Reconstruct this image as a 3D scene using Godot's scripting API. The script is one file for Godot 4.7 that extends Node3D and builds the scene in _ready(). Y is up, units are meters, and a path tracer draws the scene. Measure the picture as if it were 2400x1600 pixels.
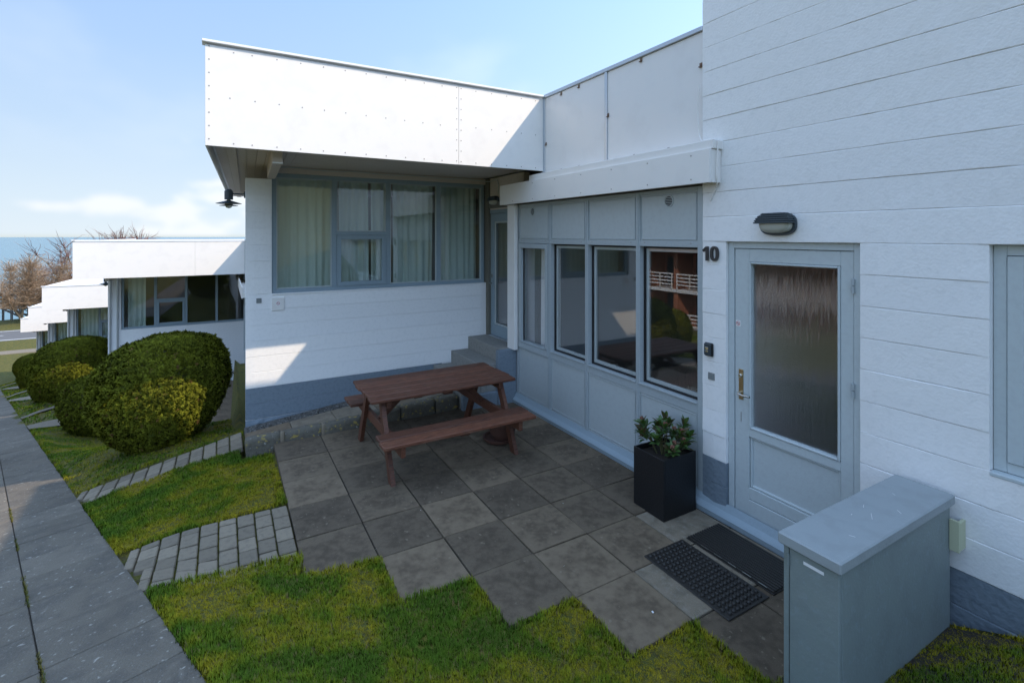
extends Node3D

# ------------------------------------------------------------------ constants
const EYE := Vector3(0, 2.33, 0)
const FOCAL := 1175.0                       # pixels, photograph 2400 x 1600
const WX := 3.55                            # plane of the door wall
const LZ := -7.2                            # plane of the window wall of the neighbouring house
const FZ := -5.38                           # plane of the upper white fascia
const STEP := Vector3(-3.05, -1.9, -10.55)  # one house to the next, downhill
const PATH0 := Vector2(-0.578, -4.366)      # a point of the path edge at height 0 (x, z)
const PDIR := Vector2(-0.2885, -0.9575)     # downhill along the path
const PNRM := Vector2(0.9575, -0.2885)      # from the path towards the houses
const DROP := 0.1734

var M := {}
var taken := {}
var cache := {}
var rng := RandomNumberGenerator.new()

# ------------------------------------------------------------------ small helpers
func numbered(called: String) -> String:
	if not taken.has(called):
		taken[called] = 0
		return called
	taken[called] += 1
	return "%s_%03d" % [called, taken[called]]

func meta(o: Node, label := "", category := "", group := "", kind := "") -> Node:
	if label: o.set_meta("label", label)
	if category: o.set_meta("category", category)
	if group: o.set_meta("group", group)
	if kind: o.set_meta("kind", kind)
	return o

func thing(called: String, label: String, category: String, at := Vector3.ZERO, turn := 0.0, group := "") -> Node3D:
	var o := Node3D.new()
	o.name = numbered(called)
	add_child(o)
	o.position = at
	o.rotation.y = turn
	meta(o, label, category, group)
	return o

func setting(called: String, at := Vector3.ZERO) -> Node3D:
	var o := Node3D.new()
	o.name = numbered(called)
	add_child(o)
	o.position = at
	o.set_meta("kind", "structure")
	return o

func branch(called: String, parent: Node, xf := Transform3D.IDENTITY) -> Node3D:
	var o := Node3D.new()
	o.name = called
	parent.add_child(o, true)
	o.transform = xf
	return o

func put(called: String, mesh: Mesh, mat: Material, parent: Node, xf := Transform3D.IDENTITY) -> MeshInstance3D:
	var o := MeshInstance3D.new()
	o.name = numbered(called) if parent == self else called
	o.mesh = mesh
	o.material_override = mat
	parent.add_child(o, true)
	o.transform = xf
	return o

func tool() -> SurfaceTool:
	var st := SurfaceTool.new()
	st.begin(Mesh.PRIMITIVE_TRIANGLES)
	st.set_smooth_group(-1)
	return st

func done(st: SurfaceTool) -> ArrayMesh:
	st.generate_normals()
	return st.commit()

# corners run counter-clockwise seen from outside
func tri(st: SurfaceTool, a: Vector3, b: Vector3, c: Vector3) -> void:
	st.add_vertex(a); st.add_vertex(c); st.add_vertex(b)

func quad(st: SurfaceTool, a: Vector3, b: Vector3, c: Vector3, d: Vector3) -> void:
	tri(st, a, b, c); tri(st, a, c, d)

func outward(st: SurfaceTool, c: Vector3, p: Array) -> void:
	# a convex face, turned so that it looks away from c
	var n: Vector3 = (p[1] - p[0]).cross(p[2] - p[0])
	var flip: bool = n.dot((p[0] + p[1] + p[2]) / 3.0 - c) < 0
	for i in range(1, p.size() - 1):
		if flip: tri(st, p[0], p[i + 1], p[i])
		else: tri(st, p[0], p[i], p[i + 1])

func box(st: SurfaceTool, lo: Vector3, hi: Vector3, xf := Transform3D.IDENTITY, ch := 0.0) -> void:
	# box with chamfered edges
	var m := (lo + hi) * 0.5
	var h := (hi - lo) * 0.5
	var k: float = min(ch, min(h.x, min(h.y, h.z)) * 0.9)
	var c := xf * m
	var g := h - Vector3.ONE * k
	# V[sign corner][axis]: the corner point that lies on the face of that axis
	var V := []
	for i in 8:
		var s := Vector3(1 if i & 1 else -1, 1 if i & 2 else -1, 1 if i & 4 else -1)
		V.append([xf * (m + s * Vector3(h.x, g.y, g.z)), xf * (m + s * Vector3(g.x, h.y, g.z)), xf * (m + s * Vector3(g.x, g.y, h.z))])
	for ax in 3:
		var u := 1 << ((ax + 1) % 3)
		var v := 1 << ((ax + 2) % 3)
		for s in [0, 1 << ax]:
			outward(st, c, [V[s][ax], V[s | u][ax], V[s | u | v][ax], V[s | v][ax]])
		if k > 0.0:
			# edges that run along this axis
			var a1 := (ax + 1) % 3
			var a2 := (ax + 2) % 3
			for q in [0, u, v, u | v]:
				outward(st, c, [V[q][a1], V[q | (1 << ax)][a1], V[q | (1 << ax)][a2], V[q][a2]])
	if k > 0.0:
		for i in 8: outward(st, c, V[i])

func boxm(size: Vector3, ch := 0.004) -> ArrayMesh:
	# shared chamfered box, centred
	var key := "%.4f %.4f %.4f %.4f" % [size.x, size.y, size.z, ch]
	if not cache.has(key):
		var st := tool()
		box(st, -size * 0.5, size * 0.5, Transform3D.IDENTITY, ch)
		cache[key] = done(st)
	return cache[key]

func span(called: String, lo: Vector3, hi: Vector3, mat: Material, parent: Node, ch := 0.003) -> MeshInstance3D:
	return put(called, boxm(hi - lo, ch), mat, parent, Transform3D(Basis.IDENTITY, (lo + hi) * 0.5))

func bar(st: SurfaceTool, a: Vector3, b: Vector3, w: float, h: float, up := Vector3.UP, ch := 0.003) -> void:
	# squared timber from a to b
	var x := (b - a).normalized()
	var z := x.cross(up).normalized()
	var y := z.cross(x)
	box(st, Vector3(0, -h / 2, -w / 2), Vector3(a.distance_to(b), h / 2, w / 2), Transform3D(Basis(x, y, z), a), ch)

func tube(st: SurfaceTool, pts: Array, r0: float, r1: float, n := 8) -> void:
	var rings := []
	for i in pts.size():
		var t: Vector3 = (pts[min(i + 1, pts.size() - 1)] - pts[max(i - 1, 0)]).normalized()
		var u := t.cross(Vector3(0.31, 0.91, 0.27)).normalized()
		var v := t.cross(u)
		var r: float = lerp(r0, r1, float(i) / max(1, pts.size() - 1))
		var ring := []
		for k in n:
			var a := TAU * k / n
			ring.append(pts[i] + (u * cos(a) + v * sin(a)) * r)
		rings.append(ring)
	for i in rings.size() - 1:
		for k in n:
			quad(st, rings[i][k], rings[i][(k + 1) % n], rings[i + 1][(k + 1) % n], rings[i + 1][k])
	for k in range(1, n - 1):
		tri(st, rings[0][0], rings[0][k + 1], rings[0][k])
		var e: Array = rings[-1]
		tri(st, e[0], e[k], e[k + 1])

func lathe(st: SurfaceTool, prof: Array, n := 24, xf := Transform3D.IDENTITY) -> void:
	# profile of Vector2(radius, height) turned about y, from bottom to top on the outside
	for i in prof.size() - 1:
		var p: Vector2 = prof[i]
		var q: Vector2 = prof[i + 1]
		for k in n:
			var a := TAU * k / n
			var b := TAU * (k + 1) / n
			quad(st, xf * Vector3(p.x * cos(b), p.y, p.x * sin(b)), xf * Vector3(p.x * cos(a), p.y, p.x * sin(a)),
				xf * Vector3(q.x * cos(a), q.y, q.x * sin(a)), xf * Vector3(q.x * cos(b), q.y, q.x * sin(b)))

func facing_west(at: Vector3) -> Transform3D:
	# local x runs along +z, local z points out of the wall (-x)
	return Transform3D(Basis(Vector3(0, 0, 1), Vector3.UP, Vector3(-1, 0, 0)), at)

# ------------------------------------------------------------------ textures and materials
func noise_img(seed_: int, freq: float, oct := 4, S := 512, kind := FastNoiseLite.TYPE_SIMPLEX_SMOOTH) -> Image:
	var n := FastNoiseLite.new()
	n.seed = seed_
	n.noise_type = kind
	n.frequency = freq
	n.fractal_type = FastNoiseLite.FRACTAL_FBM
	n.fractal_octaves = oct
	var im := n.get_seamless_image(S, S, false, false, 0.12, true)
	im.convert(Image.FORMAT_L8)
	return im

func mix_tex(base: Color, layers: Array, S := 512) -> ImageTexture:
	# layers: [noise image, colour (linear), low, high, strength]; colours are linear, the texture is sRGB
	var lut := []
	var data := []
	for l in layers:
		var d: PackedByteArray = l[0].get_data()
		data.append(d)
		var w := PackedFloat32Array()
		w.resize(256)
		for i in 256: w[i] = smoothstep(l[2], l[3], i / 255.0) * l[4]
		lut.append(w)
	var out := PackedByteArray()
	out.resize(S * S * 3)
	var gam := PackedByteArray()
	gam.resize(1025)
	for i in 1025:
		var v := i / 1024.0
		gam[i] = int(clamp((1.055 * pow(v, 1 / 2.4) - 0.055 if v > 0.0031308 else v * 12.92) * 255.0, 0, 255))
	var nl := layers.size()
	for i in S * S:
		var r := base.r
		var g := base.g
		var b := base.b
		for k in nl:
			var t: float = lut[k][data[k][i]]
			if t != 0.0:
				var c: Color = layers[k][1]
				r += (c.r - r) * t; g += (c.g - g) * t; b += (c.b - b) * t
		out[i * 3] = gam[int(clamp(r, 0, 1) * 1024)]
		out[i * 3 + 1] = gam[int(clamp(g, 0, 1) * 1024)]
		out[i * 3 + 2] = gam[int(clamp(b, 0, 1) * 1024)]
	var im := Image.create_from_data(S, S, false, Image.FORMAT_RGB8, out)
	return ImageTexture.create_from_image(im)

func bump_tex(im: Image, strength: float) -> ImageTexture:
	var b: Image = im.duplicate()
	b.convert(Image.FORMAT_RGBA8)
	b.bump_map_to_normal_map(strength)
	return ImageTexture.create_from_image(b)

func mat(lin: Color, rough := 0.7, tex: Texture2D = null, scale := Vector3.ONE, nrm: Texture2D = null, nstr := 1.0, world := true, metal := 0.0) -> StandardMaterial3D:
	var m := StandardMaterial3D.new()
	m.albedo_color = lin.linear_to_srgb() if tex == null else Color(lin.r, lin.g, lin.b).linear_to_srgb()
	m.roughness = rough
	m.metallic = metal
	if tex or nrm:
		m.uv1_triplanar = true
		m.uv1_world_triplanar = world
		m.uv1_scale = scale
	if tex: m.albedo_texture = tex
	if nrm:
		m.normal_enabled = true
		m.normal_texture = nrm
		m.normal_scale = nstr
	return m

func tint(m: StandardMaterial3D, lin: Color, off := Vector3.ZERO) -> StandardMaterial3D:
	var c: StandardMaterial3D = m.duplicate()
	c.albedo_color = lin.linear_to_srgb()
	c.uv1_offset = off
	return c

func make_materials() -> void:
	var W := Color.WHITE
	var fine := noise_img(3, 0.09, 4)
	var grit := noise_img(4, 0.3, 3)
	var blot := noise_img(5, 0.012, 5)
	var blot2 := noise_img(6, 0.02, 5)
	var mid := noise_img(7, 0.035, 5)
	var spots := noise_img(8, 0.05, 2)
	var nfine := bump_tex(fine, 2.0)
	var ngrit := bump_tex(grit, 3.0)
	var nmid := bump_tex(mid, 3.0)
	# painted blockwork
	var t_block := mix_tex(Color(0.86, 0.86, 0.85), [[mid, Color(0.79, 0.795, 0.79), 0.45, 0.9, 0.6], [grit, Color(0.68, 0.68, 0.67), 0.7, 0.95, 0.3], [spots, Color(0.5, 0.48, 0.44), 0.88, 0.97, 0.22]])
	M.block = mat(W, 0.75, t_block, Vector3.ONE * 0.9, nfine, 0.3)
	M.block_b = tint(M.block, Color(0.97, 0.97, 0.97), Vector3(0.31, 0.7, 0.13))
	M.block_c = tint(M.block, Color(0.985, 0.98, 0.97), Vector3(0.71, 0.2, 0.53))
	var t_plinth := mix_tex(Color(0.19, 0.235, 0.275), [[mid, Color(0.145, 0.185, 0.225), 0.4, 0.9, 0.7], [grit, Color(0.27, 0.33, 0.39), 0.72, 0.95, 0.35], [spots, Color(0.10, 0.12, 0.14), 0.85, 0.96, 0.4]])
	M.plinth = mat(W, 0.7, t_plinth, Vector3.ONE * 1.1, nmid, 0.6)
	# sheet cladding
	var t_clad := mix_tex(Color(0.80, 0.78, 0.745), [[blot, Color(0.75, 0.73, 0.695), 0.5, 0.9, 0.6], [mid, Color(0.74, 0.73, 0.70), 0.72, 0.95, 0.25]])
	M.clad = mat(W, 0.5, t_clad, Vector3.ONE * 0.5)
	M.clad_gloss = mat(Color(0.97, 0.97, 0.98), 0.27, t_clad, Vector3.ONE * 0.4)
	M.metal_edge = mat(Color(0.52, 0.55, 0.58), 0.35, null, W_(), null, 1.0, true, 0.6)
	M.white_metal = mat(Color(0.80, 0.79, 0.77), 0.4)
	M.screw = mat(Color(0.34, 0.32, 0.30), 0.5, null, W_(), null, 1.0, true, 0.4)
	M.rust = mat(Color(0.20, 0.13, 0.09), 0.7)
	# joinery
	var t_paint := mix_tex(Color(0.45, 0.475, 0.475), [[mid, Color(0.41, 0.435, 0.44), 0.4, 0.9, 0.6], [grit, Color(0.52, 0.54, 0.53), 0.75, 0.95, 0.25]], 256 * 2)
	M.frame = mat(Color(0.85, 0.90, 0.93), 0.45, t_paint, Vector3.ONE * 1.3, nfine, 0.15)
	M.panel = mat(Color(0.98, 1.02, 1.03), 0.5, t_paint, Vector3.ONE * 0.8, nfine, 0.1)
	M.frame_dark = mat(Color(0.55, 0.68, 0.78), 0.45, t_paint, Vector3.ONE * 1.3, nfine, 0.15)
	M.door = mat(Color(1.12, 1.18, 1.2), 0.42, t_paint, Vector3.ONE * 1.1, nfine, 0.2)
	M.kerbpaint = mat(Color(0.68, 0.80, 0.90), 0.55, t_paint, Vector3.ONE * 1.6, nmid, 0.4)
	M.rubber = mat(Color(0.012, 0.012, 0.013), 0.6)
	M.inner_frame = mat(Color(0.45, 0.50, 0.50), 0.5)
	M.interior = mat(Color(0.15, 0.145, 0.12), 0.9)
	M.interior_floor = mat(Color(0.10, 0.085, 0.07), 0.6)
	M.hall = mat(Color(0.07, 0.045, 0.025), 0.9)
	# soffit boards
	var t_sof := mix_tex(Color(0.62, 0.54, 0.47), [[noise_img(21, 0.03, 4), Color(0.52, 0.45, 0.39), 0.35, 0.9, 0.8], [grit, Color(0.56, 0.48, 0.42), 0.7, 0.95, 0.3]])
	M.soffit = mat(W, 0.75, t_sof, Vector3(5, 5, 0.5), nfine, 0.3)
	# concrete
	var t_slab := mix_tex(Color(0.138, 0.100, 0.062), [[blot2, Color(0.082, 0.060, 0.037), 0.35, 0.9, 0.8], [mid, Color(0.175, 0.138, 0.098), 0.5, 0.95, 0.6], [grit, Color(0.24, 0.195, 0.145), 0.62, 0.95, 0.5], [noise_img(30, 0.25, 2), Color(0.06, 0.06, 0.055), 0.7, 0.92, 0.6], [spots, Color(0.40, 0.40, 0.38), 0.9, 0.97, 0.35]])
	M.slab = []
	for i in 6:
		# dirt gathers in the middle of each slab in ragged patches, rubbed paler towards some edges
		var rag := noise_img(300 + i, 0.035, 5, 256)
		var big := noise_img(320 + i, 0.012, 4, 256)
		var rd := rag.get_data()
		var bd := big.get_data()
		var md := PackedByteArray()
		md.resize(256 * 256)
		for y in 256:
			for x in 256:
				var e: float = min(min(x, 255 - x), min(y, 255 - y)) / 128.0
				md[y * 256 + x] = int(clamp((0.28 * smoothstep(0.0, 0.6, e) + 0.5 * rd[y * 256 + x] / 255.0 + 0.75 * bd[y * 256 + x] / 255.0 - 0.33) * 255.0, 0, 255))
		var mask := Image.create_from_data(256, 256, false, Image.FORMAT_L8, md)
		var g2 := noise_img(340 + i, 0.3, 3, 256)
		var k: float = [1.0, 0.82, 1.16, 0.92, 1.32, 0.74][i]
		var t := mix_tex(Color(0.150, 0.112, 0.073) * k, [[mask, Color(0.076, 0.055, 0.034) * k, 0.15, 0.95, 0.9], [g2, Color(0.23, 0.18, 0.125), 0.62, 0.95, 0.5], [noise_img(360 + i, 0.24, 2, 256), Color(0.05, 0.045, 0.037), 0.7, 0.92, 0.6], [noise_img(380 + i, 0.03, 3, 256), Color(0.28, 0.23, 0.165), 0.78, 0.92, 0.45]], 256)
		var sm := mat(W, 0.85, t, Vector3.ONE * 1.96, ngrit, 0.5, false)
		sm.uv1_offset = Vector3(0.5, 0.5, 0.5)
		M.slab.append(sm)
	M.slab_pale = tint(mat(W, 0.85, t_slab, Vector3.ONE * 0.62, ngrit, 0.5), Color(1.55, 1.75, 2.0), Vector3(0.2, 0.4, 0.8))
	var t_path := mix_tex(Color(0.150, 0.128, 0.098), [[blot, Color(0.098, 0.086, 0.070), 0.35, 0.8, 0.8], [mid, Color(0.21, 0.18, 0.14), 0.6, 0.95, 0.5], [grit, Color(0.30, 0.30, 0.29), 0.62, 0.95, 0.6], [noise_img(32, 0.28, 2), Color(0.055, 0.06, 0.065), 0.68, 0.9, 0.7], [noise_img(33, 0.05, 4), Color(0.50, 0.47, 0.41), 0.76, 0.86, 0.75], [noise_img(34, 0.14, 2), Color(0.55, 0.52, 0.46), 0.86, 0.93, 0.7]])
	M.path = []
	for i in 5:
		var k: float = [1.0, 0.9, 1.1, 0.95, 1.16][i]
		M.path.append(tint(mat(W, 0.85, t_path, Vector3.ONE * 0.55, ngrit, 0.6), Color(k, k, k), Vector3(0.29 * i, 0.17 * i, 0.43 * i)))
	var t_paver := mix_tex(Color(0.275, 0.225, 0.165), [[mid, Color(0.19, 0.157, 0.117), 0.45, 0.9, 0.7], [grit, Color(0.36, 0.355, 0.335), 0.65, 0.95, 0.5], [noise_img(35, 0.25, 2), Color(0.11, 0.11, 0.105), 0.7, 0.92, 0.5]])
	M.paver = []
	for i in 4:
		var k: float = [0.88, 0.70, 0.98, 0.80][i]
		M.paver.append(tint(mat(W, 0.85, t_paver, Vector3.ONE * 0.9, ngrit, 0.5), Color(k, k, k * 0.98), Vector3(0.29 * i, 0.17 * i, 0.43 * i)))
	M.step = tint(M.paver[0], Color(1.0, 1.18, 1.45), Vector3(0.5, 0.1, 0.2))
	var t_stone := mix_tex(Color(0.12, 0.108, 0.085), [[mid, Color(0.09, 0.08, 0.065), 0.4, 0.85, 0.8], [grit, Color(0.30, 0.28, 0.23), 0.62, 0.95, 0.5], [blot2, Color(0.42, 0.31, 0.06), 0.68, 0.85, 0.75], [noise_img(37, 0.03, 3), Color(0.5, 0.5, 0.48), 0.82, 0.92, 0.7]])
	M.stone = mat(W, 0.9, t_stone, Vector3.ONE * 1.0, nmid, 1.0)
	M.gravel = mat(W, 0.95, mix_tex(Color(0.11, 0.105, 0.095), [[grit, Color(0.30, 0.29, 0.27), 0.6, 0.9, 0.8], [noise_img(38, 0.2, 2), Color(0.03, 0.03, 0.028), 0.6, 0.9, 0.8]]), Vector3.ONE * 1.6, ngrit, 1.6)
	# soil and turf
	var t_turf := mix_tex(Color(0.085, 0.088, 0.010), [[blot, Color(0.17, 0.135, 0.014), 0.45, 0.75, 0.8], [mid, Color(0.045, 0.032, 0.018), 0.55, 0.85, 0.7], [grit, Color(0.10, 0.105, 0.022), 0.55, 0.9, 0.6]])
	M.turf = mat(W, 0.95, t_turf, Vector3.ONE * 0.5, ngrit, 1.5)
	M.soil = mat(W, 0.95, mix_tex(Color(0.040, 0.030, 0.022), [[grit, Color(0.075, 0.06, 0.045), 0.5, 0.9, 0.7], [mid, Color(0.03, 0.04, 0.012), 0.6, 0.85, 0.7]]), Vector3.ONE * 0.8, ngrit, 1.5)
	var g := StandardMaterial3D.new()
	g.vertex_color_use_as_albedo = true
	g.roughness = 0.95
	g.metallic_specular = 0.2
	g.backlight_enabled = true
	g.backlight = Color(0.35, 0.4, 0.12)
	M.blade = g
	var lf: StandardMaterial3D = g.duplicate()
	lf.roughness = 0.7
	M.needle = lf
	M.bush_core = mat(Color(0.085, 0.080, 0.030), 1.0)
	# wood
	var grain := noise_img(51, 0.03, 5)
	var t_wood := mix_tex(Color(0.150, 0.054, 0.027), [[grain, Color(0.060, 0.021, 0.012), 0.38, 0.75, 0.9], [grit, Color(0.24, 0.11, 0.07), 0.7, 0.95, 0.45], [blot, Color(0.16, 0.09, 0.060), 0.6, 0.9, 0.6]])
	M.wood = []
	for i in 4:
		var k: float = [1.0, 0.74, 1.2, 0.88][i]
		M.wood.append(tint(mat(W, 0.6, t_wood, Vector3(0.5, 5, 5), bump_tex(grain, 2.0), 0.5, false), Color(k, k, k), Vector3(0.33 * i, 0.2 * i, 0.1 * i)))
	M.grey_wood = mat(W, 0.85, mix_tex(Color(0.13, 0.12, 0.115), [[grain, Color(0.07, 0.065, 0.06), 0.4, 0.9, 0.8]], 512), Vector3(1, 1, 1), null, 1.0, false)
	M.bark = mat(W, 0.9, mix_tex(Color(0.17, 0.14, 0.10), [[mid, Color(0.09, 0.075, 0.055), 0.4, 0.9, 0.8]]), Vector3.ONE, nmid, 1.0)
	M.twig = mat(Color(0.40, 0.28, 0.18), 0.9)
	M.twig_red = mat(Color(0.24, 0.12, 0.09), 0.9)
	# brick and the rest
	M.brick = mat(W, 0.85, mix_tex(Color(0.36, 0.14, 0.075), [[mid, Color(0.26, 0.095, 0.055), 0.4, 0.9, 0.7], [grit, Color(0.45, 0.22, 0.13), 0.65, 0.95, 0.5]]), Vector3.ONE * 0.8, nfine, 0.5)
	M.roof_tile = mat(Color(0.28, 0.12, 0.07), 0.8)
	M.asphalt = mat(W, 0.9, mix_tex(Color(0.12, 0.12, 0.12), [[grit, Color(0.17, 0.17, 0.165), 0.5, 0.95, 0.6], [blot, Color(0.10, 0.10, 0.10), 0.5, 0.9, 0.6]]), Vector3.ONE * 0.3)
	M.white_line = mat(Color(0.62, 0.62, 0.60), 0.7)
	M.black_plastic = mat(Color(0.008, 0.008, 0.009), 0.5, null, W_(), nfine, 0.3)
	M.mat_rubber = mat(Color(0.022, 0.019, 0.016), 0.5)
	M.dark_lamp = mat(Color(0.030, 0.045, 0.055), 0.4)
	M.lamp_glass = mat(Color(0.42, 0.42, 0.36), 0.35)
	M.chrome = mat(Color(0.62, 0.60, 0.56), 0.18, null, W_(), null, 1.0, true, 1.0)
	M.brass = mat(Color(0.55, 0.42, 0.25), 0.3, null, W_(), null, 1.0, true, 1.0)
	M.numeral = mat(Color(0.030, 0.028, 0.028), 0.45)
	M.grey_plate = mat(Color(0.20, 0.22, 0.22), 0.4)
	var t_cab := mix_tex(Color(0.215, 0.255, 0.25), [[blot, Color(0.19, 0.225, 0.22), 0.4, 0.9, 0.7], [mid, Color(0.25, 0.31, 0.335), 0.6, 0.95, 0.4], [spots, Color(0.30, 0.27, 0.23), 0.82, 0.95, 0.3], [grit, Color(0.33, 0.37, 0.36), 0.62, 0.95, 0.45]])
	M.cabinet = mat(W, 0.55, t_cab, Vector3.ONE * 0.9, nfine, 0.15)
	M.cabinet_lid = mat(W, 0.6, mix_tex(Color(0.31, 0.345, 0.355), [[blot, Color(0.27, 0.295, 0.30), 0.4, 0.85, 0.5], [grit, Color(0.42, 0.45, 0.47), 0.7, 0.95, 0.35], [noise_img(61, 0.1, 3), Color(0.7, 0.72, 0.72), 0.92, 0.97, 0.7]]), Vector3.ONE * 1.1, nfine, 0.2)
	M.foam = mat(Color(0.50, 0.52, 0.36), 0.85)
	M.terracotta = mat(Color(0.10, 0.045, 0.032), 0.75, null, W_(), nmid, 0.6)
	M.leaf = []
	for c in [Color(0.028, 0.065, 0.018), Color(0.045, 0.10, 0.025), Color(0.055, 0.040, 0.020), Color(0.065, 0.12, 0.03)]:
		var l := mat(c, 0.38)
		l.backlight_enabled = true
		l.backlight = Color(0.25, 0.35, 0.08)
		M.leaf.append(l)
	M.flower = mat(Color(0.20, 0.085, 0.055), 0.7)
	M.stem = mat(Color(0.10, 0.10, 0.04), 0.8)
	M.red = mat(Color(0.5, 0.02, 0.03), 0.5)
	M.black = mat(Color(0.01, 0.01, 0.01), 0.5)
	M.white = mat(Color(0.8, 0.8, 0.8), 0.5)
	M.curtain = mat(W, 0.9, mix_tex(Color(0.50, 0.62, 0.56), [[noise_img(71, 0.12, 2), Color(0.30, 0.41, 0.36), 0.55, 0.8, 0.7]]), Vector3.ONE * 1.6)
	M.curtain.backlight_enabled = true
	M.curtain.backlight = Color(0.4, 0.42, 0.4)
	M.curtain_white = mat(Color(0.72, 0.73, 0.71), 0.9)
	M.bedspread = mat(W, 0.9, mix_tex(Color(0.42, 0.33, 0.24), [[noise_img(73, 0.05, 2), Color(0.05, 0.035, 0.025), 0.5, 0.6, 0.95]]), Vector3.ONE * 2.0)
	var gl := StandardMaterial3D.new()
	gl.transparency = BaseMaterial3D.TRANSPARENCY_ALPHA
	gl.albedo_color = Color(0.75, 0.82, 0.80, 0.003)
	gl.roughness = 0.0
	gl.metallic_specular = 1.0
	M.pane = gl
	# ribbed glass of the door: the ribs are in its mesh
	var fr: StandardMaterial3D = gl.duplicate()
	fr.albedo_color = Color(0.30, 0.25, 0.18, 0.004)
	fr.roughness = 0.06
	M.frosted = fr
	var sea := mat(Color(0.05, 0.17, 0.22), 0.22)
	sea.normal_enabled = true
	sea.normal_texture = bump_tex(noise_img(81, 0.03, 4), 3.0)
	sea.normal_scale = 0.35
	sea.uv1_triplanar = true
	sea.uv1_world_triplanar = true
	sea.uv1_scale = Vector3(0.01, 0.01, 0.04)
	M.sea = sea

func W_() -> Vector3: return Vector3.ONE

# ------------------------------------------------------------------ sky
func make_sky() -> PanoramaSkyMaterial:
	var w := 1024
	var h := 512
	var n1 := FastNoiseLite.new()
	n1.seed = 11; n1.frequency = 1.0; n1.fractal_octaves = 5
	var n2 := FastNoiseLite.new()
	n2.seed = 23; n2.frequency = 1.0; n2.fractal_octaves = 5
	var im := Image.create(w, h, false, Image.FORMAT_RGBF)
	var stops := [[0.0, Color(0.315, 0.355, 0.385)], [0.06, Color(0.285, 0.34, 0.388)], [0.16, Color(0.228, 0.298, 0.385)], [0.30, Color(0.172, 0.25, 0.372)], [0.42, Color(0.142, 0.218, 0.362)], [1.0, Color(0.165, 0.235, 0.35)]]
	var towards_sun := Vector3(0.80, 1.0, 0.80).normalized()
	for j in h:
		var el := PI / 2 - PI * (j + 0.5) / h
		var sy := sin(el)
		var base := Color(0.30, 0.33, 0.32)
		if sy >= 0:
			for k in stops.size() - 1:
				if sy >= stops[k][0] and sy <= stops[k + 1][0]:
					base = stops[k][1].lerp(stops[k + 1][1], (sy - stops[k][0]) / (stops[k + 1][0] - stops[k][0]))
		for i in w:
			var az := TAU * (i + 0.5) / w          # the panorama starts at -z
			var c := base
			if sy > -0.01:
				var d := Vector3(sin(az) * cos(el), sy, -cos(az) * cos(el))
				# heaped clouds low over the horizon
				var lowc := smoothstep(0.02, 0.28, n1.get_noise_3d(d.x * 5.0, d.y * 13.0, d.z * 5.0) + 0.20 - max(0.0, sy - 0.015) * 5.0)
				c = c.lerp(Color(0.385, 0.40, 0.415), lowc * 0.9)
				# thin streaks above
				var q := d / (sy + 0.16)
				var str := smoothstep(0.08, 0.62, n2.get_noise_3d(q.x * 0.75 + 3.0, q.z * 0.62, 5.0 + q.x * 0.5)) * smoothstep(0.05, 0.2, sy)
				c = c.lerp(Color(0.32, 0.36, 0.41), str * 0.25)
				# the broad glow that haze makes round the sun
				var g := 1.0 + 2.5 * exp(-pow(d.angle_to(towards_sun) / 1.15, 2.0))
				c = Color(c.r * g, c.g * g, c.b * g)
			im.set_pixel(i, j, c)
	var m := PanoramaSkyMaterial.new()
	m.panorama = ImageTexture.create_from_image(im)
	m.energy_multiplier = 1.0
	return m

# ------------------------------------------------------------------ ground shape
func slope_y(x: float, z: float) -> float:
	var s := (Vector2(x, z) - PATH0).dot(PDIR)
	# the hillside runs out onto the level shore road
	var y := -DROP * s
	if s > 48.0:
		var t := s - 48.0
		y = -DROP * 48.0 - max(0.0, s - 98.0) * 0.3 - (t * DROP - DROP * t * t / 32.0 if t < 16.0 else DROP * 8.0)
	return y

func off_path(x: float, z: float) -> float:
	return (Vector2(x, z) - PATH0).dot(PNRM)

func terrace(x: float, z: float) -> float:
	# level patios joined by short banks, repeating from house to house
	var k: float = floor((z + 12.15) / 10.55)
	k = clamp(k, -5.0, 6.0)
	var zz := z - k * 10.55
	var y := 0.0
	if x - k * 3.05 < 0.5:
		# beside the patio the lawn falls away earlier
		if zz < -9.0: y = -0.548 + (zz + 9.0) * 0.4292
		elif zz < -6.9: y = -0.17 + (zz + 6.9) * 0.18
		elif zz < -4.8: y = (zz + 4.8) * 0.081
	elif zz < -6.3: y = (zz + 6.3) * 0.3248
	elif zz > -1.6: y = (zz + 1.6) * 0.3248
	return y + k * 1.9

func ground_y(x: float, z: float) -> float:
	var d := off_path(x, z)
	var p := slope_y(x, z)
	if d <= 0.0: return p
	var s := (Vector2(x, z) - PATH0).dot(PDIR)
	return lerp(p, terrace(x, z), smoothstep(-0.4, 1.5, d) * smoothstep(0.0, 0.3, d) * (1.0 - smoothstep(44.0, 56.0, s)))

const PX := [0.48, 0.98, 1.475, 1.97, 2.47, 2.97, 3.47]
const PZ := [-6.2, -5.69, -5.17, -4.66, -4.14, -3.62, -3.11, -2.6, -2.085, -1.57]
const PSTART := [0, 0, 0, 0, 0, 1, 2, 3, 4]

func in_patio(x: float, z: float) -> bool:
	if z < PZ[0] or z > PZ[9] or x > 3.55: return false
	for r in 9:
		if z <= PZ[r + 1]: return x > PX[PSTART[r]]
	return false

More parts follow.
